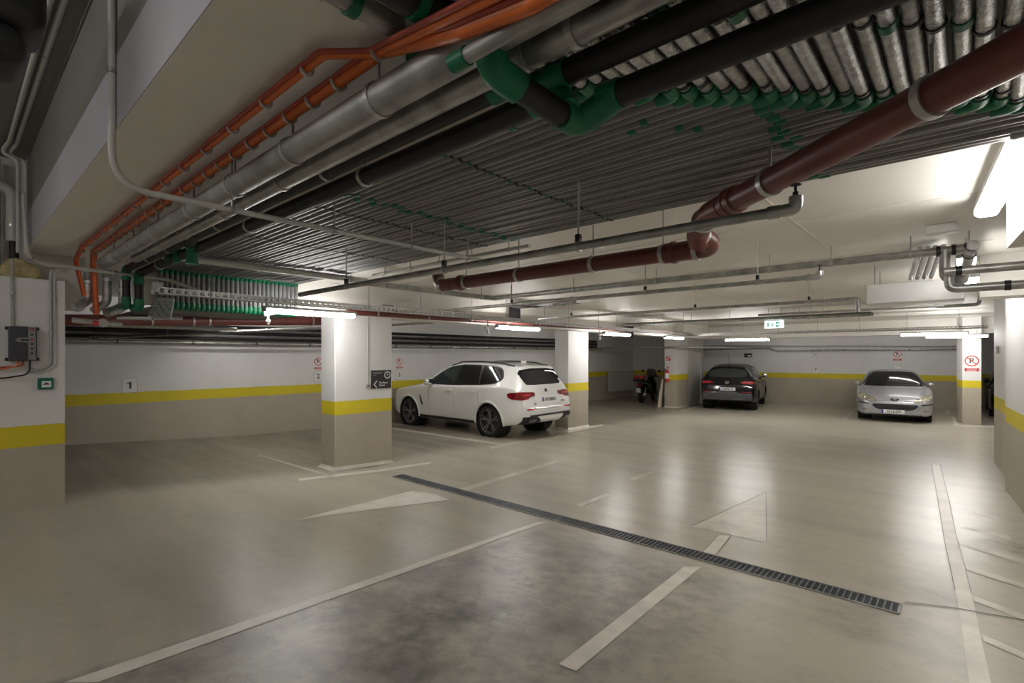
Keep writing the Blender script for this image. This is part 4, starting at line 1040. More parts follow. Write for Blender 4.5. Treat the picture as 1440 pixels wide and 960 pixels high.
# ---- black hatchback suv seen from behind
def black_car(label, loc, rz, scale):
    r = thing('hatchback', label, 'car', loc, rz, scale=scale)
    S = dict(L=4.40, R=.345, tyre_w=.24, track=.89, arch=.385, axles=(.88, 3.52), rim='rimlight', rimr=.68, spokes=5, double=True,
        top=[(0, .60), (.03, .76), (.1, .88), (.3, .98), (.9, 1.06), (1.15, 1.11), (1.5, 1.31), (1.9, 1.50), (2.3, 1.585), (2.9, 1.60), (3.5, 1.565), (3.95, 1.50), (4.0, 1.47), (4.10, 1.32), (4.22, 1.12), (4.27, 1.02), (4.32, .92), (4.37, .74), (4.40, .58)],
        bot=[(0, .36), (.08, .27), (.4, .22), (3.8, .22), (4.2, .30), (4.40, .36)],
        w=[(0, .60), (.05, .74), (.15, .84), (.4, .91), (.9, .925), (2.4, .915), (3.5, .93), (3.9, .915), (4.15, .88), (4.28, .845), (4.36, .80), (4.40, .76)],
        belt=[(0, .52), (.04, .68), (.15, .82), (.5, .93), (1.2, 1.01), (2.5, 1.05), (3.5, 1.09), (4.0, 1.10), (4.2, 1.05), (4.3, .90), (4.36, .72), (4.40, .53)],
        tw=[(0, .48), (.15, .62), (.5, .74), (1.15, .76), (1.6, .68), (2.2, .61), (3.2, .60), (3.9, .57), (4.05, .60), (4.22, .70), (4.40, .66)],
        crown=[(0, .03), (.5, .05), (1.3, .05), (2.4, .05), (3.9, .05), (4.05, .03), (4.4, .02)])
    C = Car(r, S, 'carblack')
    C.both('window_frame', [(1.42, 1.09), (1.75, 1.30), (2.15, 1.46), (2.7, 1.52), (3.3, 1.49), (3.7, 1.38), (3.84, 1.20), (3.4, 1.12), (2.4, 1.085)], 'side', 'trimblack', off=.003, n=(26, 8))
    C.both('front_window', [(1.62, 1.12), (1.85, 1.30), (2.18, 1.43), (2.44, 1.48), (2.44, 1.115)], 'side', 'glassclear', off=.006, n=(16, 8))
    C.both('rear_window', [(2.54, 1.12), (2.54, 1.485), (3.0, 1.475), (3.26, 1.44), (3.36, 1.15)], 'side', 'glass', off=.006, n=(16, 8))
    C.both('quarter_window', [(3.42, 1.17), (3.36, 1.42), (3.62, 1.34), (3.74, 1.22)], 'side', 'glass', off=.006, n=(10, 6))
    C.patch('rear_glass', [(-.66, 1.16), (-.53, 1.44), (.53, 1.44), (.66, 1.16), (.3, 1.135), (-.3, 1.135)], 'rear', 'glassclear', off=.006, n=(24, 8))
    C.patch('windscreen', [(-.68, 1.14), (-.56, 1.48), (.56, 1.48), (.68, 1.14)], 'front', 'glass', off=.005, n=(24, 8))
    for sg in (-1, 1):
        C.patch('tail_lamp', [(sg * .83, 1.02), (sg * .50, 1.01), (sg * .40, .97), (sg * .52, .92), (sg * .845, .91)], 'rear', 'tail', off=.010, n=(18, 5))
        C.patch('lamp_strip', [(sg * .80, 1.0), (sg * .52, .985), (sg * .52, .955), (sg * .80, .945)], 'rear', 'tailbright', off=.014, n=(10, 3), smooth=0)
        C.patch('tail_lamp', [(3.96, .99), (4.2, 1.02), (4.26, .97), (4.24, .91), (4.05, .92)], 'side', 'tail', off=.008, n=(10, 5), side=sg)
        C.patch('reflector', [(sg * .78, .665), (sg * .46, .655), (sg * .46, .632), (sg * .78, .63)], 'rear', 'tail', off=.012, n=(8, 2), smooth=0)
        C.patch('headlamp', [(sg * .78, .84), (sg * .40, .78), (sg * .42, .72), (sg * .78, .74)], 'front', 'headlamp', off=.006, n=(12, 4))
        C.patch('sill', [(1.30, .36), (3.12, .36), (3.12, .24), (1.30, .24)], 'side', 'trimgrey', off=.006, n=(12, 2), side=sg, smooth=0)
        for q in (2.50,): C.patch('door_seam', [(q, 1.06), (q + .007, 1.06), (q + .02, .40), (q + .013, .40)], 'side', 'trimgrey', off=.0012, n=(3, 8), side=sg, smooth=0)
        for q in (2.20, 3.05): C.patch('door_handle', [(q, .955), (q + .18, .965), (q + .18, .94), (q, .925)], 'side', 'carblack', off=.03, n=(8, 3), side=sg)
    C.patch('bumper', [(-.80, .60), (-.45, .60), (-.30, .645), (.30, .645), (.45, .60), (.80, .60), (.80, .38), (-.80, .38)], 'rear', 'trimgrey', off=.014, n=(30, 6), smooth=0)
    C.patch('front_grille', [(-.5, .66), (.5, .66), (.4, .50), (-.4, .50)], 'front', 'trimgrey', off=.006, n=(12, 4))
    C.patch('tailgate_seam', [(-.62, .865), (.62, .865), (.62, .857), (-.62, .857)], 'rear', 'trimgrey', off=.002, n=(16, 1), smooth=0)
    C.mirrors(1.56, 1.10, 'carblack', .22, .12, .15)
    C.plate('rear', -.02, .745, .52, .112, 'A38-M-214')
    t, c, nn = C.badge_ring('rear', 0, .965, .058)
    MB().box(c + nn * .005, (.006, .12, .012), R=Matrix.Rotation(.35, 3, 'X')).build('emblem_bar', 'chrome', t, True)
    h, _ = C.hit((C.L / 2 - 3.75, 0, 3), (0, 0, -1)); MB().tube([h + Vector((0, 0, -.01)), h + Vector((-.12, 0, .40))], .006, 6).build('aerial', 'trimblack', r, True)
    return r
hd = PI / 2 + math.radians(10.5)                   # faces the far wall, turned a little left
hv = Vector((math.cos(hd), math.sin(hd), 0))
ra = Vector((-6.13, 18.40, 0)); cc = ra + hv * (3.52 - 2.20)
black_car('black hatchback with chrome ring emblem and red tail lamps, rear end showing', (cc.x, cc.y, fz(19.0)), hd, .985)
black_car('dark car glimpsed in the gap between right pillar and right wall', (1.42, 22.75, fz(22)), -PI / 2, .945)

# ---- silver saloon facing us
SLV = dict(L=4.68, R=.325, tyre_w=.22, track=.865, arch=.36, axles=(.98, 3.705), rim='rimlight', rimr=.66, spokes=7, double=False,
    top=[(0, .50), (.02, .59), (.06, .655), (.15, .71), (.4, .79), (.8, .885), (1.15, .955), (1.5, 1.13), (1.9, 1.31), (2.25, 1.405), (2.7, 1.445), (3.1, 1.425), (3.6, 1.28), (4.0, 1.10), (4.15, 1.05), (4.5, 1.02), (4.62, .93), (4.66, .75), (4.68, .60)],
    bot=[(0, .26), (.05, .21), (.3, .18), (4.2, .18), (4.5, .27), (4.68, .36)],
    w=[(0, .40), (.02, .52), (.06, .63), (.14, .735), (.28, .82), (.5, .875), (.9, .90), (2.5, .905), (3.7, .905), (4.2, .87), (4.5, .80), (4.63, .72), (4.68, .62)],
    belt=[(0, .46), (.03, .54), (.12, .62), (.3, .70), (.7, .80), (1.1, .90), (2.4, .96), (3.6, .99), (4.2, .97), (4.55, .9), (4.64, .75), (4.68, .55)],
    tw=[(0, .30), (.06, .48), (.15, .58), (.4, .66), (.8, .72), (1.15, .735), (1.6, .66), (2.2, .585), (2.9, .575), (3.6, .60), (4.1, .68), (4.68, .55)],
    crown=[(0, .02), (.3, .035), (.8, .06), (1.2, .055), (1.8, .05), (2.6, .055), (3.6, .04), (4.3, .03), (4.68, .02)])
fh = Vector((.11, -.994, 0)).normalized()
mid = Vector((-1.52, 18.40, 0)); cc = mid - fh * (2.34 - .98)
slv = thing('saloon', 'silver saloon with pale headlamps and wide black lower grille facing the aisle', 'car', (cc.x, cc.y, fz(19.0)), math.atan2(fh.y, fh.x), scale=.99)
C = Car(slv, SLV, 'carsilver')
C.patch('windscreen', [(-.72, .975), (-.70, 1.0), (-.565, 1.355), (-.3, 1.385), (.3, 1.385), (.565, 1.355), (.70, 1.0), (.72, .975), (.3, .965), (-.3, .965)], 'front', 'glass', off=.005, n=(30, 10), smooth=1)
C.both('window_frame', [(1.35, .975), (1.7, 1.16), (2.1, 1.315), (2.6, 1.375), (3.1, 1.35), (3.55, 1.20), (3.85, 1.04), (3.0, 1.0)], 'side', 'trimblack', off=.003, n=(26, 8))
C.both('front_window', [(1.55, 1.0), (1.8, 1.16), (2.12, 1.28), (2.42, 1.33), (2.42, 1.005)], 'side', 'glassclear', off=.006, n=(16, 8))
C.both('rear_window', [(2.52, 1.01), (2.52, 1.34), (3.0, 1.32), (3.4, 1.20), (3.62, 1.05)], 'side', 'glass', off=.006, n=(16, 8))
C.patch('rear_glass', [(-.62, 1.12), (-.50, 1.36), (.50, 1.36), (.62, 1.12)], 'rear', 'glass', off=.005, n=(20, 8))
C.patch('grille', [(-.53, .515), (-.40, .525), (.40, .525), (.53, .515), (.46, .41), (.30, .35), (-.30, .35), (-.46, .41)], 'front', 'trimblack', off=.004, n=(26, 6))
for z in (.40, .445, .485):
    wz = .36 + (z - .40) * 1.1
    C.patch('grille_bar', [(-wz, z), (wz, z), (wz, z - .011), (-wz, z - .011)], 'front', 'trimgrey', off=.012, n=(20, 1), smooth=0)
C.patch('lower_lip', [(-.62, .235), (.62, .235), (.60, .20), (-.60, .20)], 'front', 'trimblack', off=.012, n=(24, 2), smooth=0)
for sg in (-1, 1):
    C.patch('lamp_surround', [(sg * .385, .580), (sg * .45, .662), (sg * .62, .745), (sg * .76, .787), (sg * .855, .78), (sg * .85, .69), (sg * .72, .625), (sg * .56, .58)], 'front', 'trimgrey', off=.004, n=(24, 7))
    C.patch('headlamp', [(sg * .40, .585), (sg * .46, .655), (sg * .62, .735), (sg * .76, .775), (sg * .845, .77), (sg * .84, .70), (sg * .72, .635), (sg * .56, .59)], 'front', 'headlamp', off=.008, n=(24, 7))
    for (yy, zz) in ((.58, .65), (.71, .69)):
        h, nn = C.hit((6, sg * yy, zz), (-1, 0, 0)); nn = nn if nn.x > 0 else -nn
        MB().lathe([(0, .016), (.022, .015), (.038, .010), (.042, .004)], h, nn, 18, False).build('lamp_reflector', 'chrome', slv, True)
    C.patch('bumper_strip', [(sg * .58, .535), (sg * .845, .555), (sg * .855, .525), (sg * .59, .502)], 'front', 'trimblack', off=.008, n=(14, 2), smooth=0)
    C.patch('fog_lamp', [(sg * .62, .36), (sg * .74, .395), (sg * .75, .335), (sg * .62, .315)], 'front', 'headlamp', off=.005, n=(8, 4))
    C.patch('side_strip', [(1.45, .56), (3.25, .58), (3.25, .54), (1.45, .52)], 'side', 'trimblack', off=.006, n=(16, 2), side=sg, smooth=0)
    C.patch('sill', [(1.40, .27), (3.30, .27), (3.30, .20), (1.40, .20)], 'side', 'trimblack', off=.004, n=(16, 2), side=sg, smooth=0)
    C.patch('door_seam', [(2.46, .97), (2.467, .97), (2.487, .36), (2.48, .36)], 'side', 'trimgrey', off=.0012, n=(3, 8), side=sg, smooth=0)
    C.patch('tail_lamp', [(sg * .76, .90), (sg * .45, .88), (sg * .45, .76), (sg * .74, .76)], 'rear', 'tail', off=.008, n=(10, 5))
    w_ = []
    for i in range(9):                        # wiper lying along the foot of the windscreen
        yy = sg * .1 - .12 + (.52 * i / 8 if sg > 0 else -.46 * i / 8 + .2); h, nn = C.hit((6, yy, 1.0 + .015 * i / 8), (-1, 0, 0)); w_.append(h + Vector((.02, 0, .008)))
    MB().tube(w_, .008, 6).build('wiper', 'trimblack', slv, True)
    C.patch('bonnet_seam', [(sg * .05, .628), (sg * .40, .612), (sg * .40, .605), (sg * .05, .621)], 'front', 'trimgrey', off=.0015, n=(10, 1), smooth=0)
C.plate('front', -.04, .315, .52, .112, '071-E-079')
# emblem: a small rearing beast on a dark shield
h, nn = C.hit((6, 0, .635), (-1, 0, 0)); nn = nn if nn.x > 0 else -nn
R = Matrix((Vector((0, 1, 0)), nn, nn.cross(Vector((0, 1, 0))) * -1)).transposed()
uy = Vector((0, 1, 0)); uz = nn.cross(uy); uz = -uz if uz.z < 0 else uz
o0 = h + nn * .004
t = MB().prism([o0 + uy * a + uz * c for a, c in ((-.10, .045), (.10, .045), (.085, -.01), (.05, -.045), (-.05, -.045), (-.085, -.01))], nn * .008).build('emblem', 'trimblack', slv, True)
MB().prism([o0 + nn * .008 + uy * a + uz * c for a, c in ((-.035, .035), (.01, .04), (.03, .03), (.02, .015), (.055, .02), (.05, .005), (.02, -.002), (.045, -.02), (.03, -.032), (.0, -.012), (-.03, -.035), (-.045, -.03), (-.02, .0), (-.05, .01))], nn * .004).build('emblem_figure', 'chrome', t, True)
C.mirrors(1.62, .985, 'carsilver', .15, .10, .11)
h, _ = C.hit((C.L / 2 - 2.02, 0, 1.28), (1, 0, 0)); 
h, nn = C.hit((6, 0, 1.33), (-1, 0, 0)); MB().rbox(h + Vector((.006, 0, -.01)), (.012, .14, .05), .005).build('mirror_base', 'trimblack', slv, True)
h, nn = C.hit((6, .60, 1.02), (-1, 0, 0)); MB().rbox(h + nn * .008, (.006, .06, .055), .002, R=R).build('toll_sticker', 'signwhite', slv, True)

# ---- scooter with a red and black top box, seen from behind
sc = thing('scooter', 'dark motor scooter with red and black top box parked beside the extinguisher pillar', 'motorcycle', (-9.47, 18.28, fz(18.3)), math.radians(96), scale=.97)
LC = dict(parent=sc, local=True)
def wheel2(x, R, w):
    c = Vector((x, 0, R))
    t = MB().lathe([(R - .10, -w / 2), (R - .03, -w / 2), (R, -w / 4), (R, w / 4), (R - .03, w / 2), (R - .10, w / 2)], c, (0, 1, 0), 28, False).build('wheel', 'tyre', sc, True)
    b = MB().lathe([(R - .115, -w * .3), (R - .095, -w * .42), (R - .095, w * .42), (R - .115, w * .3), (R - .115, -w * .3)], c, (0, 1, 0), 28, False)
    for k in range(5):
        a = 2 * PI * k / 5; b.box(c + Vector((math.cos(a), 0, math.sin(a))) * (R - .1) / 2, (R - .1, .03, .03), R=Matrix.Rotation(-a, 3, 'Y'))
    b.build('rim', 'rimdark', t, True)
wheel2(0, .27, .14); wheel2(1.38, .27, .12)
# tail and seat body
rows = []
for (x, zl, zh, w) in ((-.28, .74, .80, .05), (-.22, .66, .83, .10), (-.05, .58, .84, .14), (.2, .46, .84, .17), (.5, .36, .80, .18), (.75, .30, .62, .17), (.9, .27, .42, .16)):
    p = chaikin([(0, zl), (w * .8, zl), (w, (zl + zh) / 2), (w * .85, zh), (0, zh)], 2)
    rows.append([(x, y, z) for y, z in p] + [(x, -y, z) for y, z in reversed(p[1:-1])])
b = MB(); b.grid(rows, True); n = len(rows[0]); b.face(range(n)); b.face(len(b.v) - n + i for i in range(n)); b.build('body', 'carblack', **LC)
rows = []
for (x, z, w, h) in ((-.10, .86, .12, .03), (.05, .875, .15, .06), (.3, .86, .16, .07), (.48, .82, .15, .08), (.72, .80, .12, .06), (.8, .79, .08, .02)):
    p = chaikin([(0, z - h), (w, z - h), (w, z), (w * .7, z + h * .5), (0, z + h * .5)], 2)
    rows.append([(x, y, q) for y, q in p] + [(x, -y, q) for y, q in reversed(p[1:-1])])
b = MB(); b.grid(rows, True); n = len(rows[0]); b.face(range(n)); b.face(len(b.v) - n + i for i in range(n)); b.build('seat', 'black', **LC)
rows = []
for (z, x, w) in ((.22, 1.02, .16), (.45, 1.10, .19), (.70, 1.16, .21), (.92, 1.12, .17), (1.02, 1.06, .10)):
    rows.append([(x - .12, w * .9, z), (x, w, z), (x + .12, w * .5, z), (x + .16, 0, z), (x + .12, -w * .5, z), (x, -w, z), (x - .12, -w * .9, z)])
b = MB(); b.grid(rows, True); n = 7; b.face(range(n)); b.face(len(b.v) - n + i for i in range(n)); b.build('leg_shield', 'carblack', **LC)
MB().rbox((.92, 0, .25), (.40, .36, .08), .03, 3).build('footboard', 'trimblack', **LC)
MB().rbox((1.40, 0, .50), (.40, .15, .08), .035, 3, R=Matrix.Rotation(.1, 3, 'Y')).build('front_mudguard', 'carblack', **LC)
for sg in (-1, 1): MB().tube([(1.38, sg * .085, .27), (1.28, sg * .085, .62), (1.16, sg * .05, .92)], .022, 8).build('fork', 'rimdark', **LC)
MB().tube([(1.02, .34, 1.06), (1.06, .2, 1.05), (1.08, 0, 1.03), (1.06, -.2, 1.05), (1.02, -.34, 1.06)], .016, 8).build('handlebar', 'trimblack', **LC)
for sg in (-1, 1):
    MB().tube([(1.02, sg * .24, 1.055), (1.0, sg * .36, 1.06)], .022, 8).build('grip', 'black', **LC)
    t = MB().tube([(1.06, sg * .22, 1.06), (1.06, sg * .33, 1.24)], .008, 6).build('mirror_stalk', 'trimblack', **LC)
    MB().rbox((1.05, sg * .36, 1.27), (.03, .14, .09), .03, 3).build('side_mirror', 'trimblack', **LC)
b = MB(); rows = []
for (z, x, w) in ((1.0, 1.20, .17), (1.12, 1.16, .21), (1.26, 1.11, .20), (1.36, 1.07, .14)): rows.append([(x - .04, -w, z), (x, -w * .5, z), (x + .015, 0, z), (x, w * .5, z), (x - .04, w, z)])
b.grid(rows); n0 = len(b.v); b.grid([[(x + .006, y, z) for x, y, z in r] for r in rows]); b.build('windshield', 'smoke', **LC)
MB().tube([(-.05, .20, .80), (-.28, .17, .83), (-.34, 0, .84), (-.28, -.17, .83), (-.05, -.20, .80), (.2, -.19, .76), (.34, -.2, .64)], .014, 8, .05).build('rack', 'rimlight', **LC)
t = MB().rbox((-.25, 0, .95), (.40, .42, .17), .06, 4).build('top_box', 'trimblack', **LC)
MB().rbox((-.25, 0, 1.05), (.39, .415, .10), .048, 4).build('box_lid', 'red', t, True)
MB().rbox((-.452, 0, 1.05), (.02, .20, .03), .008).build('box_latch', 'trimblack', t, True)
MB().rbox((-.30, 0, .72), (.06, .26, .08), .028, 3).build('tail_lamp', 'tail', **LC)
MB().rbox((-.335, -.07, .725), (.012, .05, .03), .005).build('lamp_glint', 'tailbright', **LC)
Rp = Matrix.Rotation(-.25, 3, 'Y')
MB().rbox((-.30, 0, .54), (.10, .19, .26), .02, R=Rp).build('rear_mudguard', 'trimblack', **LC)
t = MB().rbox((-.365, 0, .53), (.008, .19, .19), .003, R=Rp).build('number_plate', 'plate', **LC)
text_mb('K71\n806', .06, (-.3705, 0, .55), (0, -1, 0), Rp @ Vector((0, 0, 1)), .001).build('plate_characters', 'ink', t, True)
MB().tube([(.5, -.13, .26), (.2, -.19, .26), (-.25, -.20, .34)], .05, 12).build('exhaust', 'rimlight', **LC)
MB().rbox((.22, -.10, .30), (.40, .12, .18), .04, 3).build('engine', 'rimdark', **LC)
MB().lathe([(0, -.02), (.07, -.02), (.08, 0), (.07, .02), (0, .02)], (.05, -.13, .36), (0, 1, 0), 18).build('engine_cover', 'chrome', **LC)
MB().tube([(.6, .12, .25), (.55, .22, .0)], .012, 6).build('side_stand', 'trimblack', **LC)
for sg in (-1, 1): MB().tube([(-.02, sg * .10, .27), (.10, sg * .14, .62)], .025, 10).build('shock_absorber', 'rimlight', **LC)
# ================================================================== SIGNS, BOXES AND SMALL THINGS
def sign(label, cat, p, ux, w, h, m='signwhite', th=.006, name='sign'):
    """a plate standing on a wall: p centre on the wall, ux reading direction; returns helpers for drawing on it"""
    ux = Vector(ux).normalized(); n = Vector((ux.y, -ux.x, 0))
    t = thing(name, label, cat, p + Vector((0, 0, -h / 2)))
    R = Matrix((ux, n, Vector((0, 0, 1)))).transposed()
    MB().rbox(p + n * th / 2, (w, th, h), .002, 1, R=R).build('plate', m, t)
    f = p + n * (th + .0005)
    return t, f, ux, n, R
UZ = Vector((0, 0, 1))
def letters(t, f, ux, txt, size, dx, dz, m='ink', part='lettering', sx=1., align='CENTER'):
    return text_mb(txt, size, f + ux * dx + UZ * dz, ux, UZ, .0008, sx=sx, align=align).build(part, m, t)
def no_parking(label, p, ux, s, band=True):
    """red ring with a struck-out P over a small red text plate"""
    t, f, ux, n, R = sign(label, 'sign', p, ux, s * 1.02, s * 1.55)
    c = f + UZ * s * .24
    b = MB(); ring_mb(b, c, s * .40, s * .49, n, .0015, 36); b.build('red_ring', 'signred', t)
    letters(t, c, ux, 'P', s * .62, -.02 * s, 0, part='letter')
    Rb = R @ Matrix.Rotation(PI / 4, 3, 'Y')
    MB().box(c + n * .0022, (s * .84, .0012, s * .075), R=Rb).build('red_bar', 'signred', t)
    if band:
        MB().box(f - UZ * s * .55, (s * .96, .001, s * .30), R=R).build('red_band', 'signred', t)
        letters(t, f + n * .0007, ux, 'ZABRANJENO', s * .115, 0, -s * .49, 'signwhite')
        letters(t, f + n * .0007, ux, 'PARKIRANJE', s * .115, 0, -s * .62, 'signwhite')
    return t
YU = Vector((0, 1, 0)); XU = Vector((1, 0, 0))
def number_sign(label, p, ux, s, txt):
    t, f, ux, n, R = sign(label, 'sign', p, ux, s, s * 1.18)
    b = MB()
    for dx in (-1, 1): b.box(f + ux * dx * s * .48, (.004, .001, s * 1.16), R=R)
    for dz in (-1, 1): b.box(f + UZ * dz * s * .57, (s * .96, .001, .004), R=R)
    b.build('border', 'ink', t)
    if txt == '1':                             # a one with a flag, like the photo's
        b = MB(); h_ = s * .26
        b.prism([f + ux * a + UZ * k for a, k in ((-.010, -h_), (.022, -h_), (.022, h_), (-.004, h_), (-.045, h_ * .62), (-.045, h_ * .34), (-.010, h_ * .58))], n * .001); b.build('numeral', 'ink', t)
    elif txt.strip(): letters(t, f, ux, txt, s * .72, 0, 0, part='numeral')
number_sign('white bay number sign reading 1 on the left wall', onx(182.5, 541.5, XL), YU, .235, '1')
number_sign('white bay number sign reading 2, half hidden by the nearest pillar', onx(447.5, 529, XL), YU, .22, '2')
number_sign('white bay number sign reading 3 above the white suv bonnet', onx(561.5, 527, XL), YU, .22, '3')
no_parking('small no parking sign half hidden behind the nearest pillar', onx(447.5, 511, XL), YU, .20)
no_parking('small no parking sign on the left wall above number 3', onx(561.5, 510.5, XL), YU, .20)
number_sign('white bay number sign reading 7 on the far wall', onfar(1147, 519.5), FARD, .23, '7')
number_sign('small blank white plate right above the silver saloon roof', onfar(1262, 519), FARD, .23, ' ')
no_parking('small no parking sign on the far wall above silver saloon', onfar(1262, 500), FARD, .25)
t, f, ux, n, R = sign('wide white notice with dark lines high on the far wall', 'sign', onfar(1146, 498.5), FARD, .34, .17)
for dz in (.055, -.055): MB().box(f + UZ * dz, (.32, .001, .016), R=R).build('ruled_line', 'panelgrey', t)
letters(t, f, ux, 'IZLAZ', .05, 0, 0)
t, f, ux, n, R = sign('small black notice on the far wall above the black hatchback', 'sign', onfar(1052, 499.5), FARD, .30, .17, 'signblack')
MB().box(f + ux * .055 - UZ * .02, (.13, .001, .06), R=R).build('pale_panel', 'signwhite', t)
# large no-parking sign on the right pillar
no_parking('large no parking sign with red text plate on the right pillar', ony(1366.5, 511, 18.5), XU, .30)
# charcoal direction sign on the nearest pillar
p0, p1 = onx(521.5, 533, -6.81), onx(549.5, 533, -6.81)
sw = (p1 - p0).length; ph = onx(535, 520.5, -6.81).z - onx(535, 546, -6.81).z
t, f, ux, n, R = sign('charcoal parking direction sign with white arrow on the nearest pillar', 'sign', (p0 + p1) / 2, YU, sw, ph, 'signblack', .012)
b = MB(); c = f + ux * sw * .30 + UZ * ph * .23; ring_mb(b, c, .042, .058, n, .001); b.build('ring_symbol', 'signwhite', t)
letters(t, c, ux, 'P', .058, .003, 0, 'signwhite', 'letter')
letters(t, f, ux, 'PARKING', .040, -sw * .42, ph * .34, 'panelgrey', align='LEFT'); letters(t, f, ux, 'centar', .025, -sw * .42, ph * .23, 'panelgrey', align='LEFT')
a = f - ux * sw * .33 - UZ * ph * .27
b = MB()
for sg in (-1, 1): b.box(a + ux * .012 + UZ * sg * .026, (.078, .001, .015), R=R @ Matrix.Rotation(-sg * .85, 3, 'Y'))
b.build('arrow', 'signwhite', t)
letters(t, f, ux, 'The Sport', .040, -sw * .13, -ph * .19, 'signwhite', align='LEFT'); letters(t, f, ux, 'Centar', .040, -sw * .13, -ph * .33, 'signwhite', align='LEFT')
# conduit and switch beside it
pipe('conduit', 'thin conduit running down the nearest pillar to a small switch', 'conduit', [onx(517.5, 446, -6.80), onx(517.5, 540, -6.80)], .009, 'conduit', (.25, .6), rods=False)
t = thing('switch', 'tiny grey switch box at the foot of the pillar conduit', 'switch', onx(516.5, 543, -6.81))
MB().rbox(onx(516.5, 541.5, -6.81) + Vector((.015, 0, 0)), (.03, .075, .05), .006).build('box', 'conduit', t)
MB().rbox(onx(516.5, 541.5, -6.81) + Vector((.031, 0, 0)), (.006, .045, .03), .002).build('rocker', 'galv_dull', t)
# extinguisher and its sign
p = ony(939.5, 526, 17.16)
ex = thing('fire_extinguisher', 'red fire extinguisher hanging on the far pillar beside the scooter', 'fire extinguisher', (p.x, p.y - .09, p.z - .27))
cx, cy, cz = p.x, p.y - .09, p.z - .27
MB().lathe([(.02, 0), (.066, .004), (.072, .02), (.072, .36), (.062, .41), (.035, .435), (.025, .44)], (cx, cy, cz), (0, 0, 1), 22).build('cylinder', 'red', ex)
MB().lathe([(.0735, .12), (.0735, .31)], (cx, cy, cz), (0, 0, 1), 22, False).build('white_label', 'signwhite', ex)
MB().lathe([(.026, .435), (.03, .45), (.03, .475), (.018, .49), (0, .492)], (cx, cy, cz), (0, 0, 1), 14).build('valve', 'steel', ex)
MB().rbox((cx + .045, cy, cz + .50), (.11, .022, .022), .006).build('handle', 'red', ex)
MB().rbox((cx + .04, cy, cz + .535), (.12, .022, .016), .006, R=Matrix.Rotation(-.25, 3, 'Y')).build('lever', 'red', ex)
MB().tube([(cx - .02, cy, cz + .46), (cx - .10, cy - .01, cz + .44), (cx - .115, cy, cz + .30), (cx - .10, cy, cz + .18)], .012, 8, .06).build('hose', 'trimblack', ex)
MB().rbox((cx, p.y - .012, cz + .3), (.05, .024, .12), .004).build('wall_bracket', 'trimblack', ex)
t, f, ux, n, R = sign('small red and white fire sign above the extinguisher', 'sign', ony(940, 504, 17.16), XU, .15, .15, 'signred')
MB().box(f + ux * .02 + UZ * .03, (.05, .001, .06), R=R).build('white_symbol', 'signwhite', t)
MB().box(f - ux * .035 - UZ * .03, (.035, .001, .05), R=R).build('white_symbol', 'signwhite', t)
# pale board leaning on that pillar
b = MB(); x0 = -8.06
b.prism([(x0 - .15, 17.02, fz(17)), (x0 - .02, 17.02, fz(17)), (x0 + .03, 17.12, fz(17) + 1.02), (x0 - .03, 17.12, fz(17) + 1.02)], (0, .025, 0))
tag(b.build('board', 'plank'), 'tall narrow pale board leaning against the extinguisher pillar', 'board')
# light grey panel on the far left wall, behind the scooter bay
b = MB(); p = onx(853, 524, XL); q = onx(893, 524, XL)
z1 = 1.16; z0_ = .28
t = thing('wall_panel', 'large pale grey panel on the wall behind the scooter bay', 'panel', (XL, (p.y + q.y) / 2, z0_))
MB().bb(XL, XL + .03, p.y, q.y, z0_, z1).build('panel_face', 'wall_plain', t)
b = MB()
for (y0, y1, a0_, a1_) in ((p.y, p.y + .05, z0_, z1), (q.y - .05, q.y, z0_, z1), (p.y, q.y, z0_, z0_ + .05), (p.y, q.y, z1 - .04, z1)): b.bb(XL, XL + .05, y0, y1, a0_, a1_)
b.build('panel_frame', 'conduit', t)
# glowing exit sign
p = ony(1089, 456.2, 12.0)
t, f, ux, n, R = sign('glowing green and white emergency exit sign hanging over the aisle', 'exit sign', p, XU, .37, .15, 'exit', .05, 'exit_sign')
for (dx, w_) in ((.075, .085), (-.115, .03)): MB().box(f + ux * dx, (w_, .001, .10), R=R).build('green_field', 'exitgreen', t)
b = MB(); c = f + ux * .075
b.prism([c + n * .001 + ux * a + UZ * k for a, k in ((-.035, .012), (.005, .012), (.005, .03), (.035, 0), (.005, -.03), (.005, -.012), (-.035, -.012))], n * .0015); b.build('arrow', 'exit', t)
b = MB(); c = f - ux * .03
b.box(c + UZ * .035, (.022, .001, .022), R=R); b.box(c - UZ * .0, (.025, .001, .05), R=R @ Matrix.Rotation(.3, 3, 'Y')); b.box(c + ux * .012 - UZ * .035, (.016, .001, .045), R=R @ Matrix.Rotation(-.5, 3, 'Y')); b.box(c - ux * .016 - UZ * .035, (.016, .001, .045), R=R @ Matrix.Rotation(.6, 3, 'Y'))
b.build('running_figure', 'exitgreen', t)
for s in (-1, 1): MB().tube([p + ux * s * .12 + UZ * .075, p + ux * s * .12 + UZ * .39], .004, 6).build('hanger_rod', 'galv_dull', t)
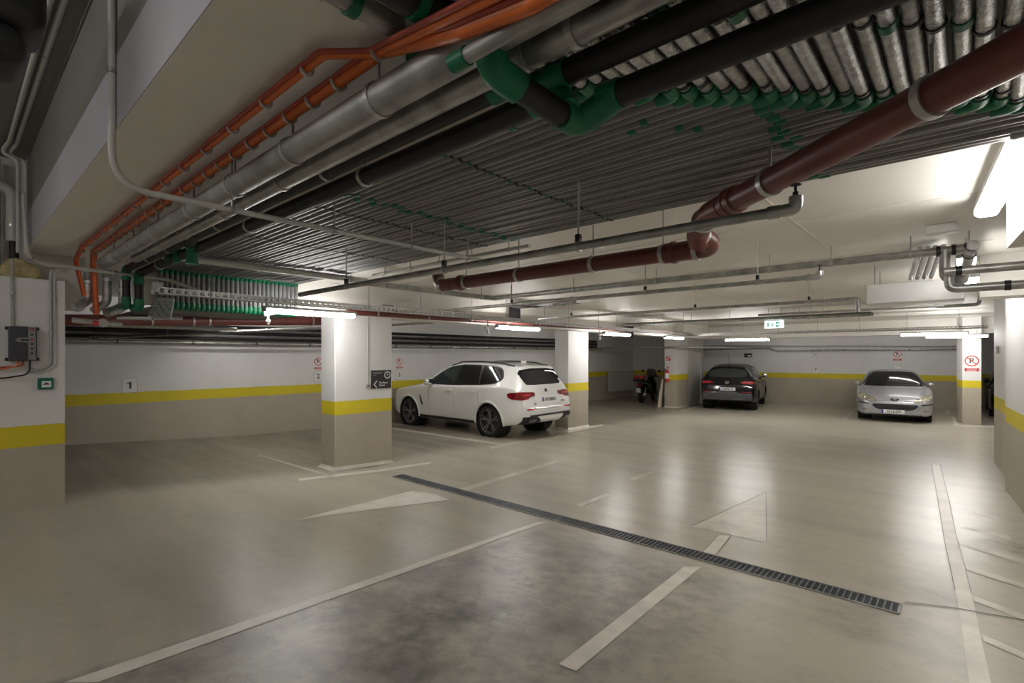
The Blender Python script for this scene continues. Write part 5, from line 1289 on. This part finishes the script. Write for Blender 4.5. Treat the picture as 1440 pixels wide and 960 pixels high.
# control box with indicator panel
xw = -6.66
def q_(px, py): return onx(px, py, xw)
c = (q_(11, 459) + q_(51, 507)) / 2; wy = q_(51, 480).y - q_(11, 480).y; hz = q_(31, 458.5).z - q_(31, 507).z
t = thing('control_box', 'dark grey control box with indicator strip on the left pillar wall', 'control box', c + Vector((0, 0, -hz / 2)))
MB().rbox(c + Vector((.04, -.03, 0)), (.08, wy - .06, hz), .012, 3).build('case', 'boxgrey', t)
MB().rbox(c + Vector((.038, wy / 2 - .033, -.002)), (.078, .066, hz - .012), .01).build('case_side', 'boxgrey', t)
MB().rbox(c + Vector((.079, wy / 2 - .037, -.002)), (.008, .052, hz - .03), .003).build('indicator_panel', 'panelgrey', t)
for k, m_ in enumerate(('ledorange', 'ink', 'signred', 'ink', 'ink', 'ink')):
    MB().rbox(c + Vector((.085, wy / 2 - .037, hz * (.40 - .135 * k))), (.006, .034 if k == 0 else .018, .018), .003).build('indicator', m_, t)
b = MB(); b.prism([c + Vector((.081, -.055, hz * .11)), c + Vector((.081, -.03, hz * .17)), c + Vector((.081, .048, hz * .18)), c + Vector((.081, .048, hz * .04)), c + Vector((.081, -.03, hz * .05))], (.003, 0, 0)); b.build('badge_plate', 'panelgrey', t)
MB().box(c + Vector((.086, .012, hz * .11)), (.002, .055, .016)).build('badge_slot', 'ink', t)
for sy in (-1, 1):
    for sz in (-1, 1): MB().rbox(c + Vector((.008, sy * (wy / 2 + .006), sz * (hz / 2 - .018))), (.014, .03, .03), .004).build('mounting_lug', 'trimblack', t)
base = c + Vector((.05, 0, -hz / 2))
for dy, m_, e, sag, lb in ((-.03, 'orange', (-.02, -.36, -.09), .05, 'orange cable leaving the control box to the left'), (.005, 'orangered', (-.02, -.34, -.03), .05, 'thin red cable leaving the control box to the left'),
                           (.05, 'rubber', (-.02, -.33, -.09), .13, 'black cable hanging in a loop below the control box')):
    a = base + Vector((0, dy, .005)); e = base + Vector((-.03, e[1], e[2]))
    tag(MB().tube([a, a + Vector((0, -.005, -sag)), (a + e) / 2 + Vector((0, 0, -sag * .9)), e + Vector((0, .08, -.02)), e], .0075, 8, .07).build('cable', m_), lb, 'cable')
# green call point
c = (q_(52.5, 531) + q_(75, 547)) / 2; wy = q_(75, 540).y - q_(52.5, 540).y; hz = q_(63, 531).z - q_(63, 547).z
t = thing('call_point', 'small green emergency call box on the left pillar wall', 'call box', c + Vector((0, 0, -hz / 2)))
MB().rbox(c + Vector((.02, 0, 0)), (.04, wy, hz), .008, 2).build('case', 'greenbox', t)
MB().rbox(c + Vector((.041, .004, -.005)), (.004, wy * .6, hz * .55), .002).build('front_glass', 'signwhite', t)
b = MB(); cc = c + Vector((.044, .004, -.005))
b.box(cc, (.001, .05, .009)); b.box(cc + Vector((0, 0, .009)), (.001, .022, .010)); b.build('press_symbol', 'ink', t)
# black machine on the upper ceiling
t = thing('ceiling_unit', 'black rounded housing of a unit hung from the dark upper ceiling', 'machine', W(-3.0, -.05, 1.2))
MB().rbox(W(-2.98, -.03, 1.46), (.34, .62, .26), .07, 4).build('upper_case', 'dark', t)
MB().rbox(W(-2.97, -.07, 1.25), (.30, .58, .16), .06, 4).build('lower_case', 'dark', t)
MB().rbox(W(-2.822, .02, 1.255), (.012, .06, .012), .003).build('badge', 'panelgrey', t)
for dy in (-.2, .05): MB().tube([W(-2.98, dy - .1, 1.57), W(-2.98, dy - .1, 1.97)], .012, 8).build('hanger_rod', 'trimblack', t)
for (dy, dz) in ((.12, 1.40), (.05, 1.20)): MB().lathe([(0, .004), (.008, .003), (.009, 0)], W(-2.818 if dz > 1.3 else -2.83, dy - .02, dz), (1, 0, 0), 12).build('screw', 'galv_dull', t)
# small switch on the right jamb
p = Vector((.40, 11.55, 1.85 + .09)); p = onx(1402.5, 492, .405)
tag(MB().rbox(p, (.03, .06, .11), .008).build('switch_box', 'conduit'), 'small grey switch plate on the narrow strip right of the pillar', 'switch')
